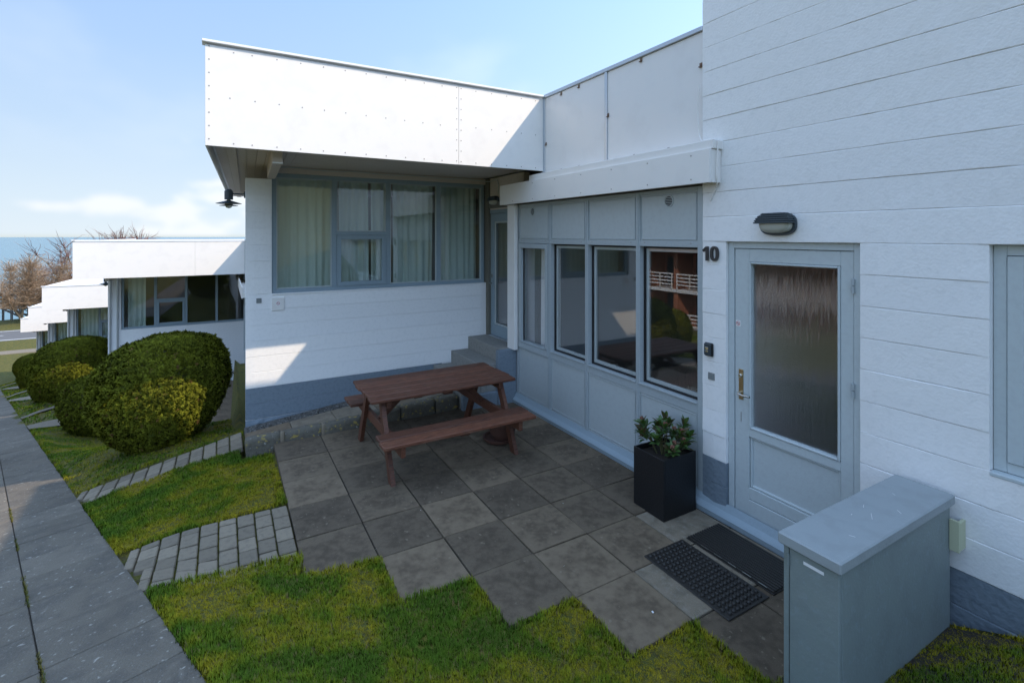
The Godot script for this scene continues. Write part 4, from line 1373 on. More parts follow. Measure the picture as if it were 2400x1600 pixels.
func build_kerb_and_walk() -> void:
	var k := setting("kerb")
	var r := RandomNumberGenerator.new()
	r.seed = 51
	var xs := [0.20, 0.575, 1.02, 1.47, 1.95, 2.42, 2.75]
	for i in 6:
		var L: float = xs[i + 1] - xs[i] - 0.012
		var x: float = (xs[i] + xs[i + 1]) / 2
		var top: float = 0.075 + 0.05 * (x - 0.2) / 1.1
		put("kerb_stone", rough_block(L, 0.24, 0.13, 60 + i), M.stone, k, Transform3D(Basis(Vector3.BACK, 0.045 + r.randfn() * 0.008) * Basis(Vector3.UP, r.randfn() * 0.012), Vector3(x, top - 0.12 + r.randfn() * 0.004, -6.275 + r.randfn() * 0.006)))
	for x in [0.578, 1.02, 1.475]:
		put("mortar", rough_block(0.05, 0.15, 0.06, 77), M.slab_pale, k, Transform3D(Basis.IDENTITY, Vector3(x, 0.035, -6.235)))
	# narrow walk of concrete slabs between kerb and wall, climbing to the steps
	var w := setting("narrow_walk")
	var x0 := 0.22
	var i := 0
	while x0 < 2.7:
		var x1: float = min(x0 + 0.5, 2.78)
		var lift := func(x: float) -> float: return -0.085 + 0.105 * (x - 0.22)
		var a: float = lift.call(x0)
		var b: float = lift.call(x1)
		var st := tool()
		var base := [Vector3(x0 + 0.004, a + 0.03 - 0.06, -6.345), Vector3(x1 - 0.004, b + 0.03 - 0.06, -6.345), Vector3(x1 - 0.004, b - 0.06, -6.93), Vector3(x0 + 0.004, a - 0.06, -6.93)]
		outward_prism(st, base, 0.06)
		put("paving_slab", done(st), M.slab_pale if i % 3 else M.slab[4], w)
		x0 = x1
		i += 1
	# dark gravel along the wall
	var gs := tool()
	for q in 24:
		var xa := 0.22 + 2.6 * q / 24.0
		var xb := 0.22 + 2.6 * (q + 1) / 24.0
		quad(gs, Vector3(xa, -0.105 + 0.105 * (xa - 0.22), -6.92), Vector3(xb, -0.105 + 0.105 * (xb - 0.22), -6.92), Vector3(xb, -0.095 + 0.105 * (xb - 0.22), LZ + 0.03), Vector3(xa, -0.095 + 0.105 * (xa - 0.22), LZ + 0.03))
	var gb := put("gravel_strip", done(gs), M.gravel, self)
	gb.set_meta("kind", "structure")
	var xf := []
	var cc := PackedColorArray()
	var pm := rough_block(0.02, 0.015, 0.018, 5)
	for q in 900:
		var x := r.randf_range(0.24, 2.75)
		xf.append(Transform3D(Basis.from_euler(Vector3(r.randf() * 6, r.randf() * 6, r.randf() * 6)).scaled(Vector3.ONE * r.randf_range(0.5, 1.3)), Vector3(x, -0.098 + 0.105 * (x - 0.22), r.randf_range(-7.16, -6.94))))
		var t := r.randf_range(0.05, 0.28)
		cc.append(Color(t, t * 0.96, t * 0.88))
	var pb: StandardMaterial3D = M.blade.duplicate()
	pb.backlight_enabled = false
	meta(multi("gravel", pm, xf, cc, pb, self), "loose grey gravel strip along the foot of the blue plinth", "gravel", "", "stuff")
	# steps up to the corner door
	var s := thing("concrete_steps", "grey concrete steps climbing to the corner door beside the bay", "steps")
	span("step", Vector3(3.34, -0.2, LZ + 0.004), Vector3(3.72, 0.747, -6.16), M.step, s, 0.008)
	span("step", Vector3(3.05, -0.2, LZ + 0.004), Vector3(3.338, 0.557, -6.16), M.step, s, 0.008)
	span("step", Vector3(2.76, -0.2, LZ + 0.004), Vector3(3.048, 0.37, -6.16), M.step, s, 0.008)
	span("cheek", Vector3(3.28, -0.2, -6.158), Vector3(3.57, 0.74, -6.07), M.plinth, s, 0.006)
	span("cheek", Vector3(2.75, -0.2, -6.158), Vector3(3.278, 0.18, -6.09), M.plinth, s, 0.006)

# ------------------------------------------------------------------ furniture and fittings
func build_table() -> void:
	var t := thing("picnic_table", "red-brown stained wooden picnic table with attached benches on the patio", "picnic table", Vector3(2.03, 0, -5.235), deg_to_rad(0.6))
	var r := RandomNumberGenerator.new()
	r.seed = 71
	var L := 1.61
	var plank := func(called: String, z: float, w: float, y: float, th: float) -> void:
		put(called, boxm(Vector3(L, th, w), 0.006), M.wood[r.randi() % 4], t, Transform3D(Basis(Vector3.RIGHT, r.randfn() * 0.004), Vector3(r.randfn() * 0.003, y - th / 2 + r.randfn() * 0.001, z)))
	var W := 0.815
	for i in 5:
		plank.call("tabletop_plank", -W / 2 + W / 5 * (i + 0.5), W / 5 - 0.013, 0.74, 0.032)
	for s in [-1.0, 1.0]:
		for k in 2: plank.call("bench_plank", s * (0.575 + 0.17 * k), 0.158, 0.45, 0.035)
	for e in [-1.0, 1.0]:
		var x: float = e * 0.625
		var b := tool()
		bar(b, Vector3(x, 0.67, -0.37), Vector3(x, 0.67, 0.37), 0.042, 0.07)
		put("top_bearer", done(b), M.wood[1], t)
		var c := tool()
		bar(c, Vector3(x, 0.362, -0.80), Vector3(x, 0.362, 0.80), 0.042, 0.1)
		put("cross_beam", done(c), M.wood[0], t)
		for s in [-1.0, 1.0]:
			var g := tool()
			# slanted leg with a foot cut level
			var xx: float = x + e * 0.044
			outward_prism_x(g, [Vector2(s * 0.29, 0.70), Vector2(s * 0.20, 0.70), Vector2(s * 0.545, 0.0), Vector2(s * 0.645, 0.0)], xx - 0.021, xx + 0.021)
			put("leg", done(g), M.wood[3], t)
			var br := tool()
			bar(br, Vector3(x - e * 0.022, 0.40, s * 0.05), Vector3(x - e * 0.34, 0.69, s * 0.05), 0.04, 0.06)
			if s < 0: put("brace", done(br), M.wood[1], t)
	for s in [-1.0, 1.0]:
		var q := tool()
		box(q, Vector3(-0.05, 0.385, s * 0.66 - 0.13), Vector3(0.05, 0.413, s * 0.66 + 0.13), Transform3D.IDENTITY, 0.003)
		put("bench_batten", done(q), M.wood[1], t)
	var q2 := tool()
	box(q2, Vector3(-0.05, 0.676, -0.37), Vector3(0.05, 0.706, 0.37), Transform3D.IDENTITY, 0.003)
	put("top_batten", done(q2), M.wood[1], t)
	# bowl under the bench
	var p := thing("plant_bowl", "low dark brown terracotta bowl on the slabs under the picnic table bench", "plant pot", Vector3(2.72, 0, -5.03))
	var st := tool()
	lathe(st, [Vector2(0.0, 0.002), Vector2(0.15, 0.002), Vector2(0.175, 0.02), Vector2(0.185, 0.05), Vector2(0.165, 0.05), Vector2(0.155, 0.03), Vector2(0.0, 0.03)], 32)
	put("saucer", done(st), M.terracotta, p)
	var st2 := tool()
	lathe(st2, [Vector2(0.0, 0.032), Vector2(0.10, 0.032), Vector2(0.14, 0.10), Vector2(0.165, 0.20), Vector2(0.175, 0.205), Vector2(0.178, 0.225), Vector2(0.160, 0.225), Vector2(0.13, 0.12), Vector2(0.0, 0.12)], 32, Transform3D(Basis.IDENTITY, Vector3(0.03, 0, 0.03)))
	put("pot_body", done(st2), M.terracotta, p)

func outward_prism_x(st: SurfaceTool, prof: Array, x0: float, x1: float) -> void:
	# profile of Vector2(z, y) extruded along x
	var a := []
	var b := []
	var c := Vector3.ZERO
	for p in prof:
		a.append(Vector3(x0, p.y, p.x)); b.append(Vector3(x1, p.y, p.x))
		c += Vector3((x0 + x1) / 2, p.y, p.x) / prof.size()
	outward(st, c, a)
	outward(st, c, b)
	for i in prof.size(): outward(st, c, [a[i], a[(i + 1) % prof.size()], b[(i + 1) % prof.size()], b[i]])

func leaf_mesh(L: float, w: float, curl: float) -> ArrayMesh:
	var st := SurfaceTool.new()
	st.begin(Mesh.PRIMITIVE_TRIANGLES)
	st.set_smooth_group(0)
	var ws := [0.12, 0.55, 0.95, 0.98, 0.62, 0.02]
	var prev := []
	for i in 6:
		var t := i / 5.0
		var c := Vector3(0, sin(t * PI * 0.5) * L * 0.25 - curl * t * t * L, t * L)
		var s := Vector3(w * 0.5 * ws[i], 0.18 * w * ws[i], 0)
		var row := [c + Vector3(-s.x, s.y, 0), c, c + Vector3(s.x, s.y, 0)]
		if i > 0:
			for k in 2: quad(st, prev[k], prev[k + 1], row[k + 1], row[k])
		prev = row
	return done(st)

func build_planter() -> void:
	var p := thing("planter_box", "tall square black planter box standing before the grey panelled bay", "planter", Vector3(3.29, 0, -3.085))
	var w := 0.385
	var d := 0.345
	var h := 0.50
	span("side", Vector3(-w / 2, 0.0, -d / 2), Vector3(-w / 2 + 0.014, h, d / 2), M.black_plastic, p, 0.003)
	span("side", Vector3(w / 2 - 0.014, 0.0, -d / 2), Vector3(w / 2, h, d / 2), M.black_plastic, p, 0.003)
	span("side", Vector3(-w / 2 + 0.014, 0.0, -d / 2), Vector3(w / 2 - 0.014, h, -d / 2 + 0.014), M.black_plastic, p, 0.003)
	span("side", Vector3(-w / 2 + 0.014, 0.0, d / 2 - 0.014), Vector3(w / 2 - 0.014, h, d / 2), M.black_plastic, p, 0.003)
	span("compost", Vector3(-w / 2 + 0.016, 0.05, -d / 2 + 0.016), Vector3(w / 2 - 0.016, h - 0.04, d / 2 - 0.016), M.soil, p, 0.0)
	var s := thing("potted_shrub", "small evergreen shrub with glossy leaves and reddish buds in the black planter", "shrub", Vector3(3.29, 0.45, -3.085))
	var r := RandomNumberGenerator.new()
	r.seed = 81
	var lm := [leaf_mesh(0.096, 0.038, 0.1), leaf_mesh(0.082, 0.035, 0.3), leaf_mesh(0.104, 0.038, 0.0)]
	var made := 0
	for i in 22:
		var a := TAU * i / 22.0 * 2.4 + r.randf() * 0.4
		var rad := 0.215 * sqrt(r.randf_range(0.02, 1.0))
		var foot := Vector3(cos(a) * rad * 0.35, 0.0, sin(a) * rad * 0.35)
		var hh := r.randf_range(0.14, 0.28) - rad * 0.25 + (0.05 if i % 5 == 0 else 0.0)
		var top := Vector3(cos(a) * rad, hh, sin(a) * rad)
		var st := tool()
		tube(st, [foot, (foot + top) / 2 + Vector3(0, 0.03, 0), top], 0.006, 0.004, 5)
		put("stem", done(st), M.stem, s)
		var lean := Vector3(cos(a), 0, sin(a)) * rad * 2.4
		var axis := (Vector3.UP + lean).normalized()
		for k in 13:
			var b := k * 2.4 + r.randf() * 0.3
			var level: float = k / 13.0
			var base: Vector3 = top - axis * 0.06 * (1.0 - level)
			var dir := Basis(axis, b) * (axis.cross(Vector3(0.3, 0.2, 0.9)).normalized())
			dir = (dir + axis * lerp(0.15, 1.1, level)).normalized()
			var z := dir
			var x := axis.cross(z).normalized()
			var y := z.cross(x)
			put("leaf", lm[r.randi() % 3], M.leaf[r.randi() % 4] if level > 0.3 else M.leaf[r.randi() % 3], s, Transform3D(Basis(x, y, z).scaled(Vector3.ONE * r.randf_range(0.75, 1.1)), base))
			made += 1
		if i % 3 != 1:
			var f := tool()
			for q in 26:
				var v := Vector3(r.randfn(), r.randfn() * 0.8 + 0.6, r.randfn()).normalized()
				var c := top + axis * 0.035 + v * r.randf_range(0.008, 0.022)
				var sz := 0.0038
				box(f, c - Vector3.ONE * sz, c + Vector3.ONE * sz, Transform3D.IDENTITY, 0.0015)
			put("bud_cluster", done(f), M.flower, s)

func build_mats() -> void:
	var a := thing("door_mat", "black ribbed door mat lying against the grey door threshold", "door mat", Vector3(3.275, 0.001, -2.32))
	var W := 0.375
	var D := 0.71
	span("mat_base", Vector3(-W / 2, 0, -D / 2), Vector3(W / 2, 0.007, D / 2), M.mat_rubber, a, 0.002)
	for i in 14:
		var x := -W / 2 + 0.016 + (W - 0.032) * i / 13.0
		span("rib", Vector3(x - 0.0075, 0.0072, -D / 2 + 0.006), Vector3(x + 0.0075, 0.019, D / 2 - 0.006), M.mat_rubber, a, 0.003)
	for i in 6:
		var z := -D / 2 + 0.02 + 0.115 * i
		span("steel_edge", Vector3(-W / 2 + 0.001, 0.0195, z), Vector3(-W / 2 + 0.007, 0.0215, z + 0.065), M.chrome, a, 0.0)
	var b := thing("rubber_mat", "black rubber mat covered with round knobs, beside the ribbed door mat", "door mat", Vector3(2.845, 0.001, -2.322))
	W = 0.40
	span("mat_base", Vector3(-W / 2, 0, -D / 2), Vector3(W / 2, 0.008, D / 2), M.mat_rubber, b, 0.004)
	var st := tool()
	lathe(st, [Vector2(0.0155, 0.0), Vector2(0.0148, 0.005), Vector2(0.011, 0.0105), Vector2(0.006, 0.013), Vector2(0.0, 0.0135)], 10)
	var knob := done(st)
	for j in 18:
		for i in 10:
			var x := -W / 2 + 0.034 + 0.037 * i + (0.0185 if j % 2 else 0.0)
			if x > W / 2 - 0.024: continue
			put("knob", knob, M.mat_rubber, b, Transform3D(Basis.IDENTITY, Vector3(x, 0.0078, -D / 2 + 0.034 + 0.0377 * j)))

func build_cabinet() -> void:
	var c := thing("utility_cabinet", "narrow grey-blue metal utility cabinet standing against the white wall near the door", "cabinet", Vector3(2.915, 0, -1.32))
	# local x towards the wall
	var hx := 0.567
	var hz := 0.128
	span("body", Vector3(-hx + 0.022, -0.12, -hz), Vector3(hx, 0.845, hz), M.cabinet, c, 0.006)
	# door on the end that faces the path
	span("door", Vector3(-hx + 0.001, -0.1, -hz + 0.03), Vector3(-hx + 0.0205, 0.838, hz), M.cabinet, c, 0.004)
	span("door_post", Vector3(-hx + 0.004, -0.1, -hz), Vector3(-hx + 0.0205, 0.838, -hz + 0.026), M.cabinet, c, 0.002)
	for y in [0.78, 0.12]: 
		var st := tool()
		lathe(st, [Vector2(0, -0.028), Vector2(0.006, -0.027), Vector2(0.006, 0.027), Vector2(0, 0.028)], 10, Transform3D(Basis.IDENTITY, Vector3(-hx - 0.003, y, -hz + 0.028)))
		put("hinge", done(st), M.cabinet, c)
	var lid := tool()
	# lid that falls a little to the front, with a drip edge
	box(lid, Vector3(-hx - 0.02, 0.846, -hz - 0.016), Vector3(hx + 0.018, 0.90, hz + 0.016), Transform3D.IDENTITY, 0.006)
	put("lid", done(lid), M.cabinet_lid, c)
	for q in [[-0.05, 0.02, 0.09, 0.5], [0.02, -0.05, 0.05, 0.4], [-0.32, 0.06, 0.035, 2.0], [0.30, -0.03, 0.03, 1.1], [-0.12, -0.04, 0.02, 0.2], [0.12, 0.07, 0.05, 0.9]]:
		put("scratch", boxm(Vector3(q[2] * 0.7, 0.0006, 0.0016), 0.0), M.white_metal, c, Transform3D(Basis(Vector3.UP, q[3]), Vector3(q[0], 0.9004, q[1])))
	span("label_strip", Vector3(-hx - 0.0004, 0.796, -0.03), Vector3(-hx + 0.0008, 0.81, 0.062), M.white, c, 0.0)
	var f := thing("foam_block", "short pale greenish strip wedged between the cabinet lid and the wall", "strip", Vector3(3.49, 0.69, -1.168))
	var fs := tool()
	box(fs, Vector3(-0.03, -0.085, -0.022), Vector3(-0.016, 0.085, 0.022), Transform3D.IDENTITY, 0.002)
	box(fs, Vector3(-0.016, -0.08, 0.006), Vector3(0.055, 0.075, 0.022), Transform3D.IDENTITY, 0.002)
	put("strip", done(fs), M.foam, f)

func oval_lamp(at: Vector3, label: String, s: float) -> void:
	var l := thing("wall_lamp", label, "wall lamp")
	l.transform = facing_west(at)
	l.scale = Vector3.ONE * s
	var ov := func(rx: float, ry: float, z: float, n: int) -> Array:
		var a := []
		for k in n:
			var t := TAU * k / n
			var e := 0.72
			a.append(Vector3(rx * sign(cos(t)) * pow(abs(cos(t)), e), ry * sign(sin(t)) * pow(abs(sin(t)), e), z))
		return a
	var n := 40
	var loft := func(st: SurfaceTool, rings: Array) -> void:
		for i in rings.size() - 1:
			for k in n: quad(st, rings[i][k], rings[i][(k + 1) % n], rings[i + 1][(k + 1) % n], rings[i + 1][k])
		var e: Array = rings[-1]
		for k in range(1, n - 1): tri(st, e[0], e[k], e[k + 1])
	var st := tool()
	loft.call(st, [ov.call(0.135, 0.082, 0.0, n), ov.call(0.139, 0.086, 0.012, n), ov.call(0.136, 0.083, 0.03, n)])
	put("lamp_base", done(st), M.dark_lamp, l)
	var g := SurfaceTool.new()
	g.begin(Mesh.PRIMITIVE_TRIANGLES)
	g.set_smooth_group(0)
	loft.call(g, [ov.call(0.118, 0.066, 0.0305, n), ov.call(0.117, 0.065, 0.06, n), ov.call(0.108, 0.058, 0.08, n), ov.call(0.085, 0.042, 0.09, n), ov.call(0.04, 0.02, 0.093, n)])
	put("lamp_glass", done(g), M.lamp_glass, l)
	# louvred visor over the upper half
	for k in 5:
		var y := 0.004 + 0.0155 * k
		var rr := sqrt(max(0.0, 1.0 - pow(y / 0.088, 2.2)))
		var v := tool()
		box(v, Vector3(-0.137 * rr, y, 0.0302), Vector3(0.137 * rr, y + 0.011, 0.112 - 0.006 * k), Transform3D.IDENTITY, 0.003)
		box(v, Vector3(-0.128 * rr, y + 0.0112, 0.0302), Vector3(0.128 * rr, y + 0.0153, 0.104 - 0.006 * k), Transform3D.IDENTITY, 0.001)
		put("louvre", done(v), M.dark_lamp, l)

func eave_lamp(at: Vector3, label: String, s := 1.0) -> void:
	# pendant with two dark shades and a globe, on an arm from the side wall
	var l := thing("eave_lamp", label, "lamp", at, 0.0, "eave lamps on the house corners")
	var body := tool()
	lathe(body, [Vector2(0.0, 0.0), Vector2(0.055, 0.0), Vector2(0.055, 0.12), Vector2(0.03, 0.145), Vector2(0.0, 0.15)], 20)
	put("housing", done(body), M.dark_lamp, l)
	for e in [[0.165, -0.055, 0.045], [0.12, -0.085, 0.02]]:
		var st := tool()
		lathe(st, [Vector2(0.02, e[1] + e[2]), Vector2(e[0], e[1]), Vector2(e[0] - 0.004, e[1] - 0.003), Vector2(0.02, e[1] + e[2] - 0.012)], 28)
		put("shade", done(st), M.dark_lamp, l)
	var gl := SurfaceTool.new()
	gl.begin(Mesh.PRIMITIVE_TRIANGLES)
	gl.set_smooth_group(0)
	lathe(gl, [Vector2(0.0, -0.125), Vector2(0.03, -0.115), Vector2(0.048, -0.09), Vector2(0.05, -0.06), Vector2(0.04, -0.03), Vector2(0.02, 0.0)], 20)
	put("globe", done(gl), M.lamp_glass, l)
	var a := tool()
	bar(a, Vector3(0.0, 0.085, 0), Vector3(0.21, 0.085, 0), 0.025, 0.018)
	box(a, Vector3(0.19, 0.03, -0.035), Vector3(0.232, 0.12, 0.035), Transform3D.IDENTITY, 0.004)
	put("arm", done(a), M.dark_lamp, l)

func build_fittings() -> void:
	oval_lamp(Vector3(WX - 0.001, 2.415, -2.218), "dark oval bulkhead lamp with louvred visor above the numbered grey door", 1.0)
	oval_lamp(Vector3(3.688, 2.87, -6.92), "dark oval bulkhead lamp above the corner door under the roof", 0.9)
	eave_lamp(Vector3(0.06, 2.84, -8.15), "dark pendant lamp at the side of the near white house under its eave")
	# key box
	var k := thing("key_box", "small black key safe with a silver dial on the white wall beside the door", "key safe")
	k.transform = facing_west(Vector3(WX - 0.001, 1.374, -2.826))
	span("case", Vector3(-0.042, -0.056, 0.0), Vector3(0.042, 0.056, 0.022), M.black_plastic, k, 0.008)
	span("shutter", Vector3(-0.036, -0.048, 0.022), Vector3(0.034, 0.052, 0.036), M.dark_lamp, k, 0.01)
	span("dial_window", Vector3(-0.018, 0.0, 0.036), Vector3(0.012, 0.022, 0.0385), M.chrome, k, 0.001)
	span("dial_window", Vector3(-0.014, -0.02, 0.036), Vector3(0.01, -0.006, 0.0385), M.chrome, k, 0.001)
	var sq := thing("wall_plate", "small square grey plate on the white wall below the key safe", "wall plate")
	sq.transform = facing_west(Vector3(WX - 0.001, 1.150, -2.811))
	span("plate", Vector3(-0.029, -0.027, 0.0), Vector3(0.029, 0.027, 0.008), M.grey_plate, sq, 0.002)
	span("plate_back", Vector3(-0.032, -0.03, -0.002), Vector3(0.032, 0.03, -0.0002), M.chrome, sq, 0.0)
	var s2 := thing("wall_plate", "small square grey plate at the corner of the window wall", "wall plate", Vector3(0.39, 1.495, LZ + 0.001))
	span("plate", Vector3(-0.03, -0.031, 0.0), Vector3(0.03, 0.031, 0.01), M.grey_plate, s2, 0.002)
	var hatch := thing("meter_hatch", "square white hatch with a no-smoking sticker below the big window", "hatch", Vector3(0.612, 1.438, LZ + 0.001))
	span("hatch_lid", Vector3(-0.074, -0.083, 0.0), Vector3(0.074, 0.083, 0.014), M.clad, hatch, 0.003)
	sticker(branch("no_smoking_sticker", hatch, Transform3D(Basis.IDENTITY, Vector3(0.002, 0.01, 0.0145))), 0.05)
	# cable from the roof edge down round the fascia end
	var c := tool()
	tube(c, [Vector3(3.54, 3.62, -2.93), Vector3(3.535, 3.4, -2.945), Vector3(3.54, 3.2, -2.93), Vector3(3.535, 3.135, -2.9), Vector3(3.5, 3.125, -2.75), Vector3(3.478, 3.09, -2.69), Vector3(3.475, 3.0, -2.695), Vector3(3.475, 2.82, -2.70), Vector3(3.49, 2.765, -2.71), Vector3(3.535, 2.74, -2.75), Vector3(3.544, 2.66, -2.80), Vector3(3.545, 2.62, -2.82)], 0.006, 0.006, 6)
	put("cable_run", done(c), M.clad, thing("cable", "thin white cable running round the end of the low roof edge", "cable"))
	var c2 := tool()
	var pts := []
	for i in 20:
		var t := i / 19.0
		pts.append(Vector3(0.58 + 3.05 * t, 3.222 + 0.008 * sin(t * 23.0) - 0.018 * t, LZ + 0.0 + 0.012 + 0.012 * t))
	pts.append(Vector3(3.672, 3.19, -7.1)); pts.append(Vector3(3.675, 3.195, -6.85)); pts.append(Vector3(3.675, 3.12, -6.8)); pts.append(Vector3(3.675, 2.98, -6.82))
	tube(c2, pts, 0.006, 0.006, 6)
	put("cable_run", done(c2), M.inner_frame, thing("cable", "thin cable clipped along the header above the big window", "cable"))
	# a few white droppings and shell bits on the slabs
	var rr := RandomNumberGenerator.new()
	rr.seed = 91
	for q in [[0.98, -3.72], [1.44, -4.06], [2.08, -2.87], [2.3, -2.25], [2.55, -3.55]]:
		var st := rough_block(0.018, 0.004, 0.012, 3)
		put("shell_bit", st, M.white, thing("shell_bit", "tiny white shell fragment lying on the patio slabs", "shell", Vector3(q[0], 0.004, q[1]), rr.randf() * TAU, "white specks on the patio"))

func build_interiors() -> void:
	# curtains of the big window
	var cs := [[0.62, 0.78, 0.0], [1.42, 0.42, 0.01], [1.88, 0.30, 0.02], [2.2, 0.64, 0.0], [2.9, 0.7, 0.0]]
	for i in cs.size():
		var h := thing("curtain", "pale green patterned curtain hanging inside the big window", "curtain", Vector3(cs[i][0], 1.58, LZ - 0.24 - cs[i][2]), 0.0, "curtains of the big window")
		put("cloth", curtain_mesh(cs[i][1], 1.6, 9.0, 0.022, 300 + i), M.curtain, h)
	var wc := thing("curtain", "white curtain gathered at the narrow casement of the window bay", "curtain")
	wc.transform = facing_west(Vector3(WX + 0.22, 0.75, -5.72))
	put("cloth", curtain_mesh(0.40, 1.95, 7.0, 0.03, 320), M.curtain_white, wc)
	var wc2 := thing("curtain", "narrow white curtain at the edge of the bay by the numbered wall", "curtain")
	wc2.transform = facing_west(Vector3(WX + 0.24, 0.3, -3.12))
	put("cloth", curtain_mesh(0.16, 2.4, 9.0, 0.025, 321), M.curtain_white, wc2)
	# bed under the bay windows
	var b := thing("bed", "bed with a brown and black patterned cover inside the bay window", "bed", Vector3(4.75, 0.12, -3.75))
	span("bed_base", Vector3(-0.75, 0.0, -0.75), Vector3(0.75, 0.32, 0.75), M.interior_floor, b, 0.02)
	span("bed_cover", Vector3(-0.8, 0.3202, -0.8), Vector3(0.8, 0.55, 0.8), M.bedspread, b, 0.07)
	span("pillow", Vector3(-0.75, 0.551, 0.2), Vector3(-0.1, 0.70, 0.75), M.bedspread, b, 0.06)

# ------------------------------------------------------------------ land, shore and everything far
func sheet_y(x: float, z: float) -> float:
	var y := ground_y(x, z)
	var d := off_path(x, z)
	if d < 0.0 and d > -1.5: return y - 0.03
	if d <= 0.0: return y
	if z > -1.6:
		return -0.4 if x > 3.52 and z < 6.0 else y
	var k: float = clamp(floor((z + 12.15) / 10.55), -5.0, 0.0)
	var X := x - k * 3.05
	var Z := z - k * 10.55
	if (X > 3.55 and Z > -7.2) or (X > 0.26 and Z < -7.2): return k * 1.9 - 0.4
	if in_patio(X, Z): return k * 1.9 - 0.07
	if X > 0.16 and Z < -6.2: return k * 1.9 - 0.3
	if X < 0.3 and Z > -7.2 and Z < -6.5 and k == 0.0: return walk_y(x, z) - 0.035
	if X < 0.5 and Z > -4.8 and Z < -3.84 and k == 0.0: return min(y, lerp(slope_y(x, z), 0.0, smoothstep(0.0, 0.5, d))) - 0.035
	if paved(x, z): return y - 0.035
	return y

func build_land() -> void:
	var xs := []
	var v := -160.0
	while v < 120.0:
		xs.append(v)
		if v > -4.5 and v < 3.9: v += 0.1
		elif v > -14.0 and v < 9.0: v += 0.5
		elif v > -50.0 and v < 30.0: v += 2.5
		else: v += 10.0
	var zs := []
	v = -150.0
	while v < 70.0:
		zs.append(v)
		if v > -13.0 and v < -0.5: v += 0.1
		elif v > -45.0 and v < 8.0: v += 0.45
		elif v > -110.0: v += 2.0
		else: v += 5.0
	var nx := xs.size()
	var verts := PackedVector3Array()
	var nrms := PackedVector3Array()
	for z in zs:
		for x in xs:
			verts.append(Vector3(x, sheet_y(x, z), z))
	for j in zs.size():
		for i in nx:
			var a: Vector3 = verts[j * nx + max(i - 1, 0)]
			var b: Vector3 = verts[j * nx + min(i + 1, nx - 1)]
			var c: Vector3 = verts[max(j - 1, 0) * nx + i]
			var d: Vector3 = verts[min(j + 1, zs.size() - 1) * nx + i]
			nrms.append((d - c).cross(b - a).normalized())
	var idx := PackedInt32Array()
	for j in zs.size() - 1:
		for i in nx - 1:
			var a := j * nx + i
			idx.append_array([a, a + 1, a + nx, a + 1, a + nx + 1, a + nx])
	var arr := []
	arr.resize(Mesh.ARRAY_MAX)
	arr[Mesh.ARRAY_VERTEX] = verts
	arr[Mesh.ARRAY_NORMAL] = nrms
	arr[Mesh.ARRAY_INDEX] = idx
	var m := ArrayMesh.new()
	m.add_surface_from_arrays(Mesh.PRIMITIVE_TRIANGLES, arr)
	put("ground", m, M.turf, self).set_meta("kind", "structure")
	var st := tool()
	quad(st, Vector3(-7000, -13.0, -95), Vector3(7000, -13.0, -95), Vector3(7000, -13.0, -6500), Vector3(-7000, -13.0, -6500))
	put("sea", done(st), M.sea, self).set_meta("kind", "structure")
	# shore road and the walk before it
	var road := setting("road")
	span("carriageway", Vector3(-150, -9.9, -87.0), Vector3(100, -9.695, -78.5), M.asphalt, road, 0.0)
	for z in [-86.4, -79.1]: span("edge_line", Vector3(-150, -9.70, z - 0.12), Vector3(100, -9.69, z + 0.12), M.white_line, road, 0.0)
	for i in 40: span("centre_dash", Vector3(-120 + 5.0 * i, -9.70, -82.85), Vector3(-118 + 5.0 * i, -9.69, -82.7), M.white_line, road, 0.0)
	var pv := setting("pavement")
	span("pavement_slab", Vector3(-150, -9.95, -71.5), Vector3(100, -9.66, -69.5), M.slab_pale, pv, 0.0)

